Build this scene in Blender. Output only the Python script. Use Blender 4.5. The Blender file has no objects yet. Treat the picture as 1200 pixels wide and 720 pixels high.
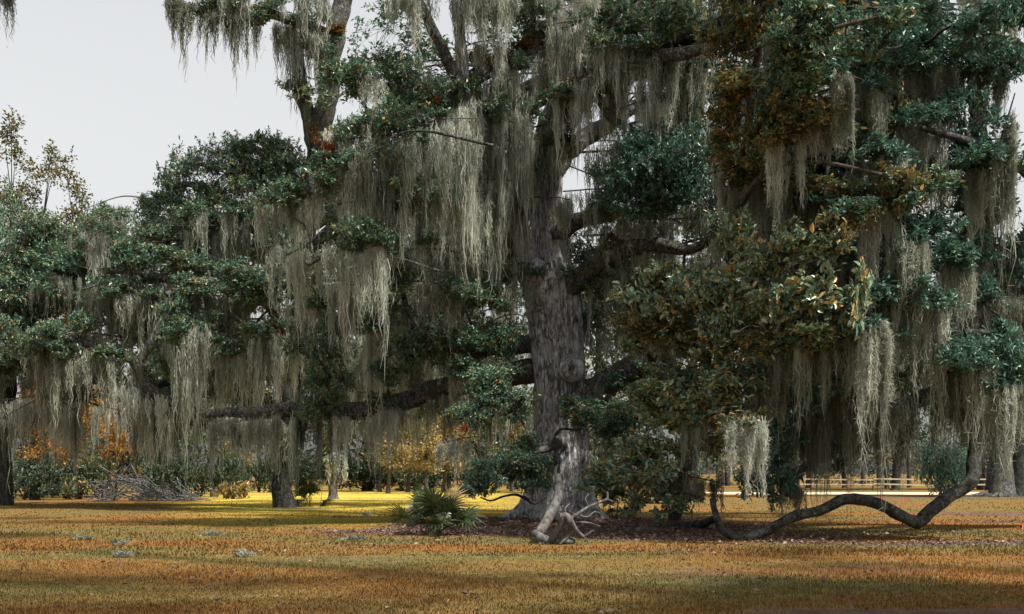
import bpy, math
import numpy as np
from mathutils import Vector
R = math.radians
rng = np.random.default_rng(11)
S = bpy.context.scene

# ------------------------------------------------------------------ camera
F, HX, HY, EYE = 1448.0, 600.0, 555.0, 1.6          # photo is 1200x720, horizon at y = 555
cam_d = bpy.data.cameras.new('camera'); cam = bpy.data.objects.new('camera', cam_d)
S.collection.objects.link(cam); S.camera = cam
cam.location = (0, 0, EYE); cam.rotation_euler = (R(90), 0, 0)
cam_d.sensor_width = 36; cam_d.lens = F / 1200 * 36
cam_d.shift_y = (HY - 360) / 1200
cam_d.clip_start = .1; cam_d.clip_end = 5000

def at(px, py, Y):
    "the place whose image in the photograph is (px, py) at the distance Y"
    return np.array([(px - HX) / F * Y, Y, EYE + (HY - py) / F * Y])
def proj(P):
    P = np.asarray(P, float)
    return HX + F * P[..., 0] / P[..., 1], HY - F * (P[..., 2] - EYE) / P[..., 1]

# ------------------------------------------------------------------ sky, sun, exposure
SUN_EL, SUN_AZ = 58.0, 124.0                        # azimuth from +Y, clockwise: high over the right shoulder
W = bpy.data.worlds.new('World'); S.world = W; W.use_nodes = True
nt = W.node_tree; bg = nt.nodes['Background']
sky = nt.nodes.new('ShaderNodeTexSky'); sky.sky_type = 'NISHITA'; sky.sun_disc = False
sky.sun_elevation = R(SUN_EL); sky.sun_rotation = R(SUN_AZ)
sky.air_density = 1.6; sky.dust_density = 3.5; sky.ozone_density = 1.0
hs = nt.nodes.new('ShaderNodeHueSaturation'); hs.inputs['Saturation'].default_value = .10
nt.links.new(sky.outputs[0], hs.inputs['Color'])
nt.links.new(hs.outputs[0], bg.inputs[0]); bg.inputs[1].default_value = .112
sd = bpy.data.lights.new('sun', 'SUN'); sun = bpy.data.objects.new('sun', sd); S.collection.objects.link(sun)
sd.energy = 5.0; sd.angle = R(3); sd.color = (1, .93, .82)
sv = Vector((math.sin(R(SUN_AZ)) * math.cos(R(SUN_EL)), math.cos(R(SUN_AZ)) * math.cos(R(SUN_EL)), math.sin(R(SUN_EL))))
sun.rotation_euler = sv.to_track_quat('Z', 'Y').to_euler()
S.view_settings.view_transform = 'Standard'; S.view_settings.look = 'None'
S.view_settings.exposure = .82; S.view_settings.gamma = 1
S.view_settings.use_curve_mapping = False
S.cycles.max_bounces = 6; S.cycles.diffuse_bounces = 3; S.cycles.glossy_bounces = 2
S.cycles.transmission_bounces = 3; S.cycles.transparent_max_bounces = 4
S.cycles.use_denoising = True
S.cycles.caustics_reflective = False; S.cycles.caustics_refractive = False

# ------------------------------------------------------------------ materials
def mat(name):
    m = bpy.data.materials.new(name); m.use_nodes = True
    n = m.node_tree.nodes; l = m.node_tree.links
    return m, n, l, n['Principled BSDF']
def ramp(n, stops, interp='LINEAR'):
    r = n.new('ShaderNodeValToRGB'); e = r.color_ramp; e.interpolation = interp
    while len(e.elements) < len(stops): e.elements.new(.5)
    for el, (p, c) in zip(e.elements, stops): el.position = p; el.color = (*c, 1)
    return r
def noise(n, l, scale, detail=4, vec=None, rough=.55):
    t = n.new('ShaderNodeTexNoise'); t.inputs['Scale'].default_value = scale
    t.inputs['Detail'].default_value = detail; t.inputs['Roughness'].default_value = rough
    if vec is not None: l.new(vec, t.inputs['Vector'])
    return t
def pos(n): return n.new('ShaderNodeNewGeometry')
def mapping(n, l, vec, sc):
    m = n.new('ShaderNodeMapping'); m.inputs['Scale'].default_value = sc; l.new(vec, m.inputs['Vector']); return m.outputs[0]
def mixc(n, l, fac, a, b, mode='MIX'):
    m = n.new('ShaderNodeMix'); m.data_type = 'RGBA'; m.blend_type = mode
    for v, i in ((fac, 0), (a, 6), (b, 7)):
        if isinstance(v, bpy.types.NodeSocket): l.new(v, m.inputs[i])
        elif i == 0: m.inputs[0].default_value = v
        else: m.inputs[i].default_value = (*v, 1)
    return m.outputs[2]

def leaf_mat(name, stops, back=None, rough=.42, trans=.25, patch=None, spec=.4):
    "leaf colours by leaf; back = colour of the underside; patch = a second ramp that takes over in patches"
    m, n, l, b = mat(name)
    g = pos(n)
    r = ramp(n, stops, 'LINEAR'); l.new(g.outputs['Random Per Island'], r.inputs[0])
    col = r.outputs[0]
    if patch:
        r2 = ramp(n, patch[1], 'LINEAR'); l.new(g.outputs['Random Per Island'], r2.inputs[0])
        t = noise(n, l, patch[0], 2, g.outputs['Position'])
        rr = ramp(n, [(patch[2], (0, 0, 0)), (patch[2] + .1, (1, 1, 1))]); l.new(t.outputs[0], rr.inputs[0])
        col = mixc(n, l, rr.outputs[0], col, r2.outputs[0])
    if back:
        mbk = n.new('ShaderNodeMath'); mbk.operation = 'MULTIPLY'; l.new(g.outputs['Backfacing'], mbk.inputs[0]); mbk.inputs[1].default_value = .22
        col = mixc(n, l, mbk.outputs[0], col, back)
    l.new(col, b.inputs['Base Color'])
    b.inputs['Roughness'].default_value = rough
    b.inputs['Specular IOR Level'].default_value = spec
    tr = n.new('ShaderNodeBsdfTranslucent'); l.new(col, tr.inputs['Color'])
    mx = n.new('ShaderNodeMixShader'); mx.inputs[0].default_value = trans
    l.new(b.outputs[0], mx.inputs[1]); l.new(tr.outputs[0], mx.inputs[2])
    l.new(mx.outputs[0], n['Material Output'].inputs[0])
    return m

def bark_mat(name, dark, light, zs=.26, sc=9, bump=.9, lich=None, crack=.45, ls=1.3):
    m, n, l, b = mat(name)
    g = pos(n); v = mapping(n, l, g.outputs['Position'], (1, 1, zs))
    t = noise(n, l, sc, 6, v, .65); vo = n.new('ShaderNodeTexVoronoi'); vo.inputs['Scale'].default_value = sc * 1.4
    vo.feature = 'DISTANCE_TO_EDGE'; l.new(mixc(n, l, .12, v, t.outputs['Color']), vo.inputs['Vector'])
    r = ramp(n, [(.36, dark), (.66, light)]); l.new(t.outputs[0], r.inputs[0])
    rv = ramp(n, [(.0, (crack,) * 3), (.14, (1, 1, 1))]); l.new(vo.outputs[0], rv.inputs[0])
    col = mixc(n, l, 1.0, r.outputs[0], rv.outputs[0], 'MULTIPLY')
    if lich:
        t2 = noise(n, l, ls, 4, g.outputs['Position']); r2 = ramp(n, [(.5, (0, 0, 0)), (.64, (1, 1, 1))]); l.new(t2.outputs[0], r2.inputs[0])
        col = mixc(n, l, r2.outputs[0], col, lich)
    l.new(col, b.inputs['Base Color']); b.inputs['Roughness'].default_value = .95
    b.inputs['Specular IOR Level'].default_value = .15
    bu = n.new('ShaderNodeBump'); bu.inputs['Strength'].default_value = bump; bu.inputs['Distance'].default_value = .05
    mm = n.new('ShaderNodeMath'); mm.operation = 'ADD'; l.new(t.outputs[0], mm.inputs[0]); l.new(rv.outputs[0], mm.inputs[1])
    l.new(mm.outputs[0], bu.inputs['Height']); l.new(bu.outputs[0], b.inputs['Normal'])
    return m

def moss_mat(name, stops, trans=.42):
    m, n, l, b = mat(name); g = pos(n)
    t = noise(n, l, 1.0, 3, mapping(n, l, g.outputs['Position'], (3.4, 3.4, .22)), .6)
    ma_ = n.new('ShaderNodeMath'); ma_.operation = 'MULTIPLY_ADD'; l.new(g.outputs['Random Per Island'], ma_.inputs[0]); ma_.inputs[1].default_value = .14
    mb_ = n.new('ShaderNodeMath'); mb_.operation = 'MULTIPLY_ADD'; l.new(t.outputs[0], mb_.inputs[0]); mb_.inputs[1].default_value = 2.6; mb_.inputs[2].default_value = -.86
    l.new(mb_.outputs[0], ma_.inputs[2])
    r = ramp(n, stops); l.new(ma_.outputs[0], r.inputs[0]); l.new(r.outputs[0], b.inputs['Base Color'])
    b.inputs['Roughness'].default_value = .9; b.inputs['Specular IOR Level'].default_value = .06
    tr = n.new('ShaderNodeBsdfTranslucent'); l.new(r.outputs[0], tr.inputs['Color']); mx = n.new('ShaderNodeMixShader'); mx.inputs[0].default_value = trans
    l.new(b.outputs[0], mx.inputs[1]); l.new(tr.outputs[0], mx.inputs[2]); l.new(mx.outputs[0], n['Material Output'].inputs[0])
    return m

M = {}
M['bark'] = bark_mat('oak_bark', (.085, .08, .08), (.55, .54, .56), lich=(.36, .37, .36))
M['limb_bark'] = bark_mat('limb_bark', (.032, .03, .028), (.18, .172, .17), zs=.6, sc=8, lich=(.08, .085, .05), ls=2.2)
M['pale_bark'] = bark_mat('weathered_wood', (.04, .037, .035), (.15, .145, .14), zs=.5, sc=7, bump=.4, crack=.85)
M['dark_bark'] = bark_mat('dark_bark', (.016, .015, .013), (.06, .06, .056), zs=.7, sc=6, lich=(.062, .07, .058), crack=.7, ls=6)
M['twig'] = bark_mat('twig_bark', (.03, .026, .022), (.12, .11, .10), zs=.7, sc=8, bump=.3)
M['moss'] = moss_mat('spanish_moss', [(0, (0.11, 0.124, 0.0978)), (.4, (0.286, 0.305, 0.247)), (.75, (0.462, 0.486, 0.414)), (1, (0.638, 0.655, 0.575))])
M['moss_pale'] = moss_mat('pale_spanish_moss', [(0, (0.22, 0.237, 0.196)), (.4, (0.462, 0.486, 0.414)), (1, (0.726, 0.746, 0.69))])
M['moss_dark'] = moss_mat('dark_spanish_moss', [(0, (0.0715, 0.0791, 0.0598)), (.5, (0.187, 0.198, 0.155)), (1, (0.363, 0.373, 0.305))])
G = [(0, (0.036, 0.0864, 0.0624)), (.45, (0.078, 0.162, 0.11)), (.75, (0.138, 0.24, 0.156)), (.9, (0.228, 0.24, 0.102)), (1, (0.336, 0.18, 0.054))]
GB = [(0, (.03, .07, .04)), (.5, (.08, .11, .045)), (.8, (.16, .11, .03)), (1, (.28, .14, .03))]
M['oak_leaf'] = leaf_mat('oak_leaves', G, None, .36, .22, (.45, GB, .60))
M['teal_leaf'] = leaf_mat('dense_oak_leaves', [(0, (0.0336, 0.084, 0.0648)), (.6, (0.072, 0.156, 0.114)), (1, (0.132, 0.24, 0.162))], None, .4, .2)
M['magnolia_leaf'] = leaf_mat('magnolia_leaves', [(0, (0.06, 0.138, 0.096)), (.45, (0.132, 0.24, 0.162)), (.68, (0.24, 0.348, 0.228)), (.86, (0.324, 0.312, 0.144)), (.94, (0.432, 0.264, 0.078)), (1, (0.552, 0.3, 0.066))], (.30, .19, .07), .25, .18, spec=.6)
M['bronze_leaf'] = leaf_mat('bronze_leaves', [(0, (.04, .085, .055)), (.5, (.10, .14, .07)), (.72, (.20, .15, .05)), (1, (.38, .22, .05))], None, .4, .25)
M['autumn_leaf'] = leaf_mat('autumn_leaves', [(0, (0.09, 0.06, 0.01)), (.4, (0.338, 0.165, 0.025)), (1, (0.488, 0.27, 0.05))], None, .5, .4)
M['poplar_leaf'] = leaf_mat('thin_crown_leaves', [(0, (.04, .055, .02)), (.5, (.09, .095, .03)), (1, (.20, .13, .03))], None, .5, .3)
M['far_leaf'] = leaf_mat('far_leaves', [(0, (.018, .038, .026)), (.6, (.035, .065, .036)), (1, (.09, .10, .03))], None, .5, .25)
M['ochre_leaf'] = leaf_mat('ochre_leaves', [(0, (0.104, 0.0984, 0.04)), (.5, (0.272, 0.205, 0.07)), (1, (0.416, 0.295, 0.12))], None, .5, .35)
M['fern'] = leaf_mat('bough_ferns', [(0, (.05, .06, .015)), (.5, (.12, .075, .015)), (1, (.28, .11, .02))], None, .6, .25)
M['red_leaf'] = leaf_mat('rusty_red_leaves', [(0, (.14, .035, .015)), (.5, (.26, .07, .025)), (1, (.36, .15, .04))], None, .5, .3)
M['palm'] = leaf_mat('palmetto_blades', [(0, (.014, .024, .010)), (.6, (.034, .052, .02)), (1, (.08, .09, .035))], None, .35, .22)
M['palm_dry'] = leaf_mat('dry_palmetto_blades', [(0, (.14, .10, .04)), (1, (.34, .25, .12))], None, .7, .2)
M['litter'] = leaf_mat('leaf_litter_leaves', [(0, (.05, .032, .03)), (.5, (.13, .08, .07)), (.85, (.22, .13, .09)), (1, (.34, .24, .17))], None, .8, .1)
M['stick'] = bark_mat('grey_sticks', (.06, .06, .063), (.17, .17, .175), zs=1, sc=5, bump=.2)
def plain(name, c, rough=.7, nz=0):
    m, n, l, b = mat(name); b.inputs['Roughness'].default_value = rough
    if nz:
        t = noise(n, l, nz, 4, pos(n).outputs['Position'])
        l.new(mixc(n, l, t.outputs[0], tuple(x * .7 for x in c), tuple(min(1, x * 1.3) for x in c)), b.inputs['Base Color'])
    else: b.inputs['Base Color'].default_value = (*c, 1)
    return m
M['rail'] = plain('pale_rail', (.40, .34, .24), .7, 3)
M['sand'] = plain('sand', (.50, .41, .28), .9, 1.2)
M['flag'] = plain('orange_flag', (.85, .07, .03), .5)
M['wire'] = plain('flag_wire', (.3, .3, .3), .4)
M['hole'] = plain('rotten_hollow', (.012, .01, .009), .95)

def ground_colour(n, l, rnd=None):
    "the same patches for the soil between the blades and for the blades themselves"
    g = pos(n); p = g.outputs['Position']
    def nr(scale, a, b, det, sc):
        t = noise(n, l, scale, det, mapping(n, l, p, sc)); r = ramp(n, [(a, (0, 0, 0)), (b, (1, 1, 1))]); l.new(t.outputs[0], r.inputs[0]); return r.outputs[0]
    c = mixc(n, l, nr(.16, .42, .58, 4, (.6, 1, 1)), (.165, .08, .022), (.10, .095, .032))
    c = mixc(n, l, nr(.11, .53, .66, 4, (.5, 1.3, 1)), c, (.215, .088, .022))
    c = mixc(n, l, nr(2.2, .5, .75, 5, (1, 1, 1)), c, (.19, .14, .062))
    a = n.new('ShaderNodeAttribute'); a.attribute_name = 'sunlit_tint'  # sunshine on the far lawn, put into the grass colour
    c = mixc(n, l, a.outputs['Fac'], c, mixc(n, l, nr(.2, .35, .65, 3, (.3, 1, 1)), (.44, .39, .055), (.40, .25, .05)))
    return c, g, nr
m, n, l, b = mat('turf_soil')
c, g, nr = ground_colour(n, l)
c = mixc(n, l, .25, c, (.10, .07, .035))
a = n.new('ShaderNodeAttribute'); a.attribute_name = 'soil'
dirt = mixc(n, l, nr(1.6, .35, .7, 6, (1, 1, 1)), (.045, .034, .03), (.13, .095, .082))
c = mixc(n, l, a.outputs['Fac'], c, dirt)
l.new(c, b.inputs['Base Color']); b.inputs['Roughness'].default_value = 1; b.inputs['Specular IOR Level'].default_value = 0
bu = n.new('ShaderNodeBump'); bu.inputs['Strength'].default_value = .6; bu.inputs['Distance'].default_value = .06
l.new(noise(n, l, 9, 5, g.outputs['Position']).outputs[0], bu.inputs['Height']); l.new(bu.outputs[0], b.inputs['Normal'])
M['ground'] = m
m, n, l, b = mat('grass_blades')
c, g, nr = ground_colour(n, l)
r = ramp(n, [(0, (.55, .55, .55)), (.7, (1.05, 1.05, 1.0)), (1, (1.5, 1.4, 1.2))]); l.new(g.outputs['Random Per Island'], r.inputs[0])
c = mixc(n, l, 1, c, r.outputs[0], 'MULTIPLY')
l.new(c, b.inputs['Base Color']); b.inputs['Roughness'].default_value = .7; b.inputs['Specular IOR Level'].default_value = .15
tr = n.new('ShaderNodeBsdfTranslucent'); l.new(c, tr.inputs[0]); mx = n.new('ShaderNodeMixShader'); mx.inputs[0].default_value = .35
l.new(b.outputs[0], mx.inputs[1]); l.new(tr.outputs[0], mx.inputs[2]); l.new(mx.outputs[0], n['Material Output'].inputs[0])
M['grass'] = m

# ------------------------------------------------------------------ mesh helpers
NT = [0]
class Buf:
    "collects points and faces (3 or 4 corners) with a material slot each"
    def __init__(s): s.v, s.f, s.k, s.n, s.sm = [], [], [], 0, []
    def add(s, V, Fc, slot=0, smooth=False):
        V = np.asarray(V, np.float32).reshape(-1, 3); Fc = np.asarray(Fc, np.int32)
        s.v.append(V); s.f.append(Fc + s.n); s.k.append(np.full(len(Fc), slot, np.int32)); s.sm.append(np.full(len(Fc), smooth)); s.n += len(V)
    def build(s, name, mats, parent=None, kind=None, origin=None):
        V = np.concatenate(s.v) if s.v else np.zeros((0, 3), np.float32)
        if parent is not None: V = V - np.array(parent.matrix_basis.translation, np.float32)
        elif origin is not None: V = V - np.asarray(origin, np.float32)
        me = bpy.data.meshes.new(name); me.vertices.add(len(V)); me.vertices.foreach_set('co', V.ravel().astype(np.float32))
        li = np.concatenate([f.ravel() for f in s.f]); tot = np.concatenate([np.full(len(f), f.shape[1], np.int32) for f in s.f])
        me.loops.add(len(li)); me.loops.foreach_set('vertex_index', li.astype(np.int32))
        me.polygons.add(len(tot)); me.polygons.foreach_set('loop_start', np.concatenate([[0], np.cumsum(tot)[:-1]]).astype(np.int32))
        me.polygons.foreach_set('material_index', np.concatenate(s.k))
        me.polygons.foreach_set('use_smooth', np.concatenate(s.sm))
        for m_ in (mats if isinstance(mats, (list, tuple)) else [mats]): me.materials.append(m_)
        me.update(calc_edges=True); NT[0] += int((tot - 2).sum())
        o = bpy.data.objects.new(name, me); S.collection.objects.link(o)
        if parent is not None: o.parent = parent
        elif origin is not None: o.location = [float(q) for q in origin]
        if kind: o['kind'] = kind
        return o
def tag(o, label, cat, group=None):
    o['label'] = label; o['category'] = cat
    if group: o['group'] = group
    return o
def thing(name, p, label, cat, group=None):
    o = bpy.data.objects.new(name, None); S.collection.objects.link(o); o.location = [float(q) for q in p]
    o.empty_display_size = .3
    return tag(o, label, cat, group)

_tab = np.random.default_rng(5).random(4096)
def vnoise(P):
    "value noise of points (n,3), 0..1"
    P = np.asarray(P, float); i = np.floor(P).astype(int); f = P - i; f = f * f * (3 - 2 * f); o = 0
    for dx in (0, 1):
        for dy in (0, 1):
            for dz in (0, 1):
                h = _tab[((i[..., 0] + dx) * 73 + (i[..., 1] + dy) * 179 + (i[..., 2] + dz) * 283) % 4096]
                o = o + h * (f[..., 0] if dx else 1 - f[..., 0]) * (f[..., 1] if dy else 1 - f[..., 1]) * (f[..., 2] if dz else 1 - f[..., 2])
    return o
def nrm(v): return v / np.maximum(np.linalg.norm(v, axis=-1, keepdims=True), 1e-9)
def runit(n): return nrm(rng.normal(size=(n, 3)))

def spline(P, per=6):
    "Catmull-Rom through rows of P (any width)"
    P = np.asarray(P, float)
    if len(P) < 3: return np.array([P[0] + (P[-1] - P[0]) * t for t in np.linspace(0, 1, per + 1)])
    Q = np.vstack([2 * P[0] - P[1], P, 2 * P[-1] - P[-2]]); out = []
    for i in range(1, len(Q) - 2):
        t = np.linspace(0, 1, per, endpoint=False)[:, None]
        a, b_, c_, d = Q[i - 1], Q[i], Q[i + 1], Q[i + 2]
        out.append(.5 * (2 * b_ + (c_ - a) * t + (2 * a - 5 * b_ + 4 * c_ - d) * t ** 2 + (3 * b_ - a - 3 * c_ + d) * t ** 3))
    out.append(P[-1:]); return np.vstack(out)

def tube(buf, C, r, sides=12, bump=.12, bf=3., slot=0, cap=True):
    C = np.asarray(C, float); r = np.broadcast_to(np.asarray(r, float), (len(C),)).copy()
    T = nrm(np.gradient(C, axis=0)); ref = np.array([0, 0, 1.]) if abs(T[0, 2]) < .9 else np.array([0, 1., 0])
    U = []
    u = nrm(np.cross(T[0], ref))
    for t in T:
        u = nrm(u - t * np.dot(u, t)); U.append(u)
    U = np.array(U); Vv = np.cross(T, U); th = np.linspace(0, 2 * np.pi, sides, endpoint=False)
    D = U[:, None] * np.cos(th)[None, :, None] + Vv[:, None] * np.sin(th)[None, :, None]
    P = C[:, None] + D * r[:, None, None]
    if bump:
        q = (C[:, None] + D * r[:, None, None]) * bf / max(r.max(), .02) * .35
        P = C[:, None] + D * (r[:, None] * (1 + bump * (vnoise(q) * 2 - 1) + bump * .6 * (vnoise(q * 2.3 + 7) * 2 - 1)))[..., None]
    n_, k = len(C), sides
    i = np.arange(n_ - 1)[:, None] * k; j = np.arange(k)[None]; j2 = (j + 1) % k
    buf.add(P, np.stack([i + j, i + j2, i + k + j2, i + k + j], -1).reshape(-1, 4), slot, True)
    if cap:
        buf.add(np.vstack([P[-1], C[-1:] + T[-1:] * r[-1] * .5]), np.stack([np.arange(k), (np.arange(k) + 1) % k, np.full(k, k)], -1), slot, True)
        buf.add(np.vstack([P[0], C[:1] - T[:1] * r[0] * .5]), np.stack([(np.arange(k) + 1) % k, np.arange(k), np.full(k, k)], -1), slot, True)

# ---- leaves
def leaves(buf, P, A, L, Wd, slot=0, simple=False):
    "one folded leaf per row: P base, A axis, L length, Wd width"
    n_ = len(P); A = nrm(A)
    up = nrm(np.array([0, 0, 1.]) + rng.normal(size=(n_, 3)) * .55)
    s = nrm(np.cross(A, up)); nn = np.cross(s, A)
    L = np.asarray(L)[:, None]; w = np.asarray(Wd)[:, None] * .5
    tip = P + A * L - nn * L * .12
    if simple:
        a = P + A * L * .45 + s * w + nn * w * .4; b_ = P + A * L * .45 - s * w + nn * w * .4
        V = np.stack([P, a, tip, b_], 1).reshape(-1, 3); i = np.arange(n_)[:, None] * 4
        buf.add(V, np.concatenate([i + [0, 1, 2], i + [0, 2, 3]]), slot)
    else:
        a1 = P + A * L * .3 + s * w * .85 + nn * w * .35; a2 = P + A * L * .68 + s * w * .8 + nn * w * .25
        b1 = P + A * L * .3 - s * w * .85 + nn * w * .35; b2 = P + A * L * .68 - s * w * .8 + nn * w * .25
        V = np.stack([P, a1, a2, tip, b2, b1], 1).reshape(-1, 3); i = np.arange(n_)[:, None] * 6
        buf.add(V, np.concatenate([i + [0, 1, 2, 3], i + [0, 3, 4, 5]]), slot)

def clump_sprigs(c, rad, n, blobs=5, squash=.8):
    "tips of sprigs spread through an uneven cluster of small crowns"
    c = np.asarray(c, float); rad = np.asarray(rad, float)
    bc = runit(blobs) * (rng.random((blobs, 1)) ** .5) * .78; bc[0] *= .2
    br = rng.uniform(.26, .52, blobs); br[0] = .55
    k = rng.choice(blobs, n, p=br ** 2 / (br ** 2).sum())
    u = runit(n); u[:, 2] = np.where(u[:, 2] < -.3, u[:, 2] * rng.uniform(-.6, 1, n), u[:, 2]); u = nrm(u)
    rr = (rng.uniform(.4, 1.05, n) ** .7 * np.where(rng.random(n) < .16, rng.uniform(1.1, 1.55, n), 1))[:, None]
    Pn = bc[k] + u * br[k, None] * rr
    return c + Pn * rad, nrm(u + np.array([0, 0, .35])), c + bc * rad

CLASSES = np.array([.28, .42, .62, .9, 1.25, 1.7, 2.3, 3.1]); LIB = {}
def place(key, make, name, tree, loc, rz, sc):
    "an object that shares the mesh of its kind with the others"
    if key not in LIB: o = make(); LIB[key] = o.data
    else: o = bpy.data.objects.new(name, LIB[key]); S.collection.objects.link(o)
    o.parent = tree; o.location = [float(q) for q in np.asarray(loc) - np.array(tree.matrix_basis.translation)]
    o.rotation_euler = (0, 0, rz); o.scale = [float(q) for q in sc]; o['kind'] = 'stuff'
    return o
def leaf_clump(tree, c, rad, mats, leaf=.13, dens=1.0, simple=False, per=11, name='leaf_clump'):
    rad = np.asarray(rad, float) * 1.42; mean = float(rad.prod() ** (1 / 3)); cl = float(CLASSES[np.argmin(np.abs(np.log(CLASSES / mean)))])
    shape = np.array([1.1, 1.1, .82]) * cl; sc = np.clip(rad / shape, .62, 1.7); key = (mats.name, round(leaf, 2), cl, simple, round(dens, 1), int(rng.integers(4)))
    def make():
        n_ = int(max(14, dens * np.pi * shape[0] * shape[2] * 3.3 / (leaf * leaf * .42) / per))
        tips, ax, bl = clump_sprigs((0, 0, 0), shape, n_, 8)
        k = np.repeat(np.arange(n_), per); m_ = len(k); d = nrm(ax[k] * .5 + runit(m_) * .9); Lf = leaf * rng.uniform(.5, 1.3, m_)
        P = tips[k] - ax[k] * (rng.random((m_, 1)) * leaf * 1.6) + rng.normal(size=(m_, 3)) * leaf * .2
        b = Buf(); leaves(b, P, d, Lf, Lf * (rng.uniform(.46, .62, m_) if leaf > .155 and not simple else rng.uniform(.36, .54, m_)), 0, simple)
        for i in rng.choice(n_, min(n_, max(8, n_ // 3)), replace=False):
            st = bl[rng.integers(len(bl))]; mid = (st + tips[i]) / 2 + rng.normal(size=3) * .07 * cl
            tube(b, [st, mid, tips[i] + (tips[i] - mid) * .15], [.012, .009, .004], 3, 0, slot=1, cap=False)
        return b.build(name, [mats, M['twig']])
    return place(key, make, name, tree, c, rng.random() * 6.283, sc)

# ---- Spanish moss
def strands(buf, c, off, z0, L, w, wob, segs=4):
    "ribbons that hang from c + off, bulge a little and draw in to a point, kinked all the way"
    n_ = len(off); t = np.linspace(0, 1, segs + 1)[None] ** .9; ph = rng.random((n_, 4)) * 6.283; fr = rng.uniform(1.5, 7, (n_, 2)); Lc = L[:, None]
    g = .62 + .95 * t - 1.3 * t * t
    wv = wob * Lc ** .7 * t ** .7
    x = c[0] + off[:, :1] * g + wv * np.sin(fr[:, :1] * t * 2 + ph[:, :1]); y = c[1] + off[:, 1:] * g + wv * np.sin(fr[:, 1:] * t * 2 + ph[:, 1:2])
    C = np.stack([x, y, c[2] + z0[:, None] - Lc * t], -1); C[..., :2] += rng.normal(size=(n_, segs + 1, 2)) * (w[:, None, None] * 1.7)
    a = ph[:, 2:3] + t * rng.uniform(-1, 1, (n_, 1)) * 3
    pr = np.array([.6] + [1., .8] * segs)[:segs][None]; pr = np.concatenate([pr, [[.1]]], 1)
    sd_ = np.stack([np.cos(a), np.sin(a), a * 0], -1) * (w[:, None] * .5 * pr)[..., None]
    base = np.arange(n_)[:, None, None] * (segs + 1) * 2; k = np.arange(segs)[None, :, None] * 2
    buf.add(np.stack([C - sd_, C + sd_], 2).reshape(-1, 3), (base + k + np.array([0, 1, 3, 2])[None, None]).reshape(-1, 4))
    return C
def fuzz(buf, C, n_, size, w):
    "short curls standing off the strands"
    a, s_, _ = C.shape; i = rng.integers(a, size=n_); f = rng.random(n_) ** .65 * (s_ - 1) * .99; k = f.astype(int); fr = (f - k)[:, None]
    P = C[i, k] * (1 - fr) + C[i, k + 1] * fr
    d = nrm(runit(n_) + np.array([0, 0, -.55])); L = (size * rng.uniform(.4, 1.8, n_))[:, None]; sd_ = nrm(np.cross(d, runit(n_))) * w * .5
    buf.add(np.stack([P - sd_, P + sd_, P + d * L], 1).reshape(-1, 3), np.arange(n_)[:, None] * 3 + [0, 1, 2])

def moss_along(pts, L0, L1, tufts, per=40, spread=.2, fz=1.0, wpx=.8, wob=.05, mb=None, dens=1.0, segs=4, wd=None, rf=1.0):
    "pts: points (n,3) the moss hangs from; L0..L1 lengths in metres"
    b = mb or Buf(); pts = np.asarray(pts, float)
    seg = np.linalg.norm(np.diff(pts, axis=0), axis=1); cum = np.concatenate([[0], np.cumsum(seg)]) / max(seg.sum(), 1e-6)
    Y = pts[:, 1].mean() if wd is None else wd; w = wpx * Y / F * 1.1; tufts = int(tufts * 2.0 * dens) + 1; per = int(per * .6); w *= .8
    hubs = rng.random(max(2, tufts // 3)); hubL = rng.random(len(hubs)) ** 1.2
    for k in range(tufts):
        h = rng.integers(len(hubs)); t = float(np.clip(hubs[h] + rng.normal() * .045, -.03, 1.03)) if k % 4 else rng.random()
        c = np.array([np.interp(t, cum, pts[:, i]) for i in range(3)])
        L = L0 * .35 + (L1 * 1.15 - L0 * .35) * (.55 * hubL[h] + .45 * rng.random()) * rng.uniform(.45, 1)
        r = rf * spread * rng.uniform(.3, .8) * (.6 + .13 * L); n_ = int(per * rng.uniform(.5, 1.4) * (.6 + .2 * L)) + 4
        c[:2] += rng.normal(size=2) * spread * .5
        off = rng.normal(size=(n_, 2)) * r * np.array([1, .85]); ro_ = np.hypot(off[:, 0], off[:, 1]) / r
        z0 = rng.normal(size=n_) * .07 - np.abs(rng.normal(size=n_)) * .2 * L - .06 * ro_ * L + .06
        ll = L * (.2 + .8 * rng.random(n_) ** 1.2) * np.exp(-(ro_ / 1.9) ** 2)
        C = strands(b, c, off, z0, ll, w * rng.uniform(.5, 1.4, n_), wob, segs)
        if fz: fuzz(b, C, int(n_ * 2.8 * fz), .085 + .025 * L, w * .75)
    return b
def moss_shared(tree, a, e, Lm_, mm):
    "a curtain of a common pattern hung from a to e"
    d = e - a; ln = float(np.hypot(d[0], d[1])); cl = min((2., 3., 4.2), key=lambda q: abs(q - Lm_)); key = ('moss', mm.name, cl, int(rng.integers(5)))
    def make():
        x = np.linspace(-2, 2, 7); return moss_along(np.stack([x, .12 * np.sin(x * 2 + cl), -.06 * x * x], -1), .5, cl, 13, per=44, spread=.26, fz=.45, segs=3, wd=46).build('moss_curtain', mm)
    return place(key, make, 'moss_curtain', tree, (a + e) / 2, math.atan2(d[1], d[0]) + (math.pi if rng.random() < .5 else 0), (min(1.7, max(.5, ln / 4)), 1, Lm_ / cl))

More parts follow.
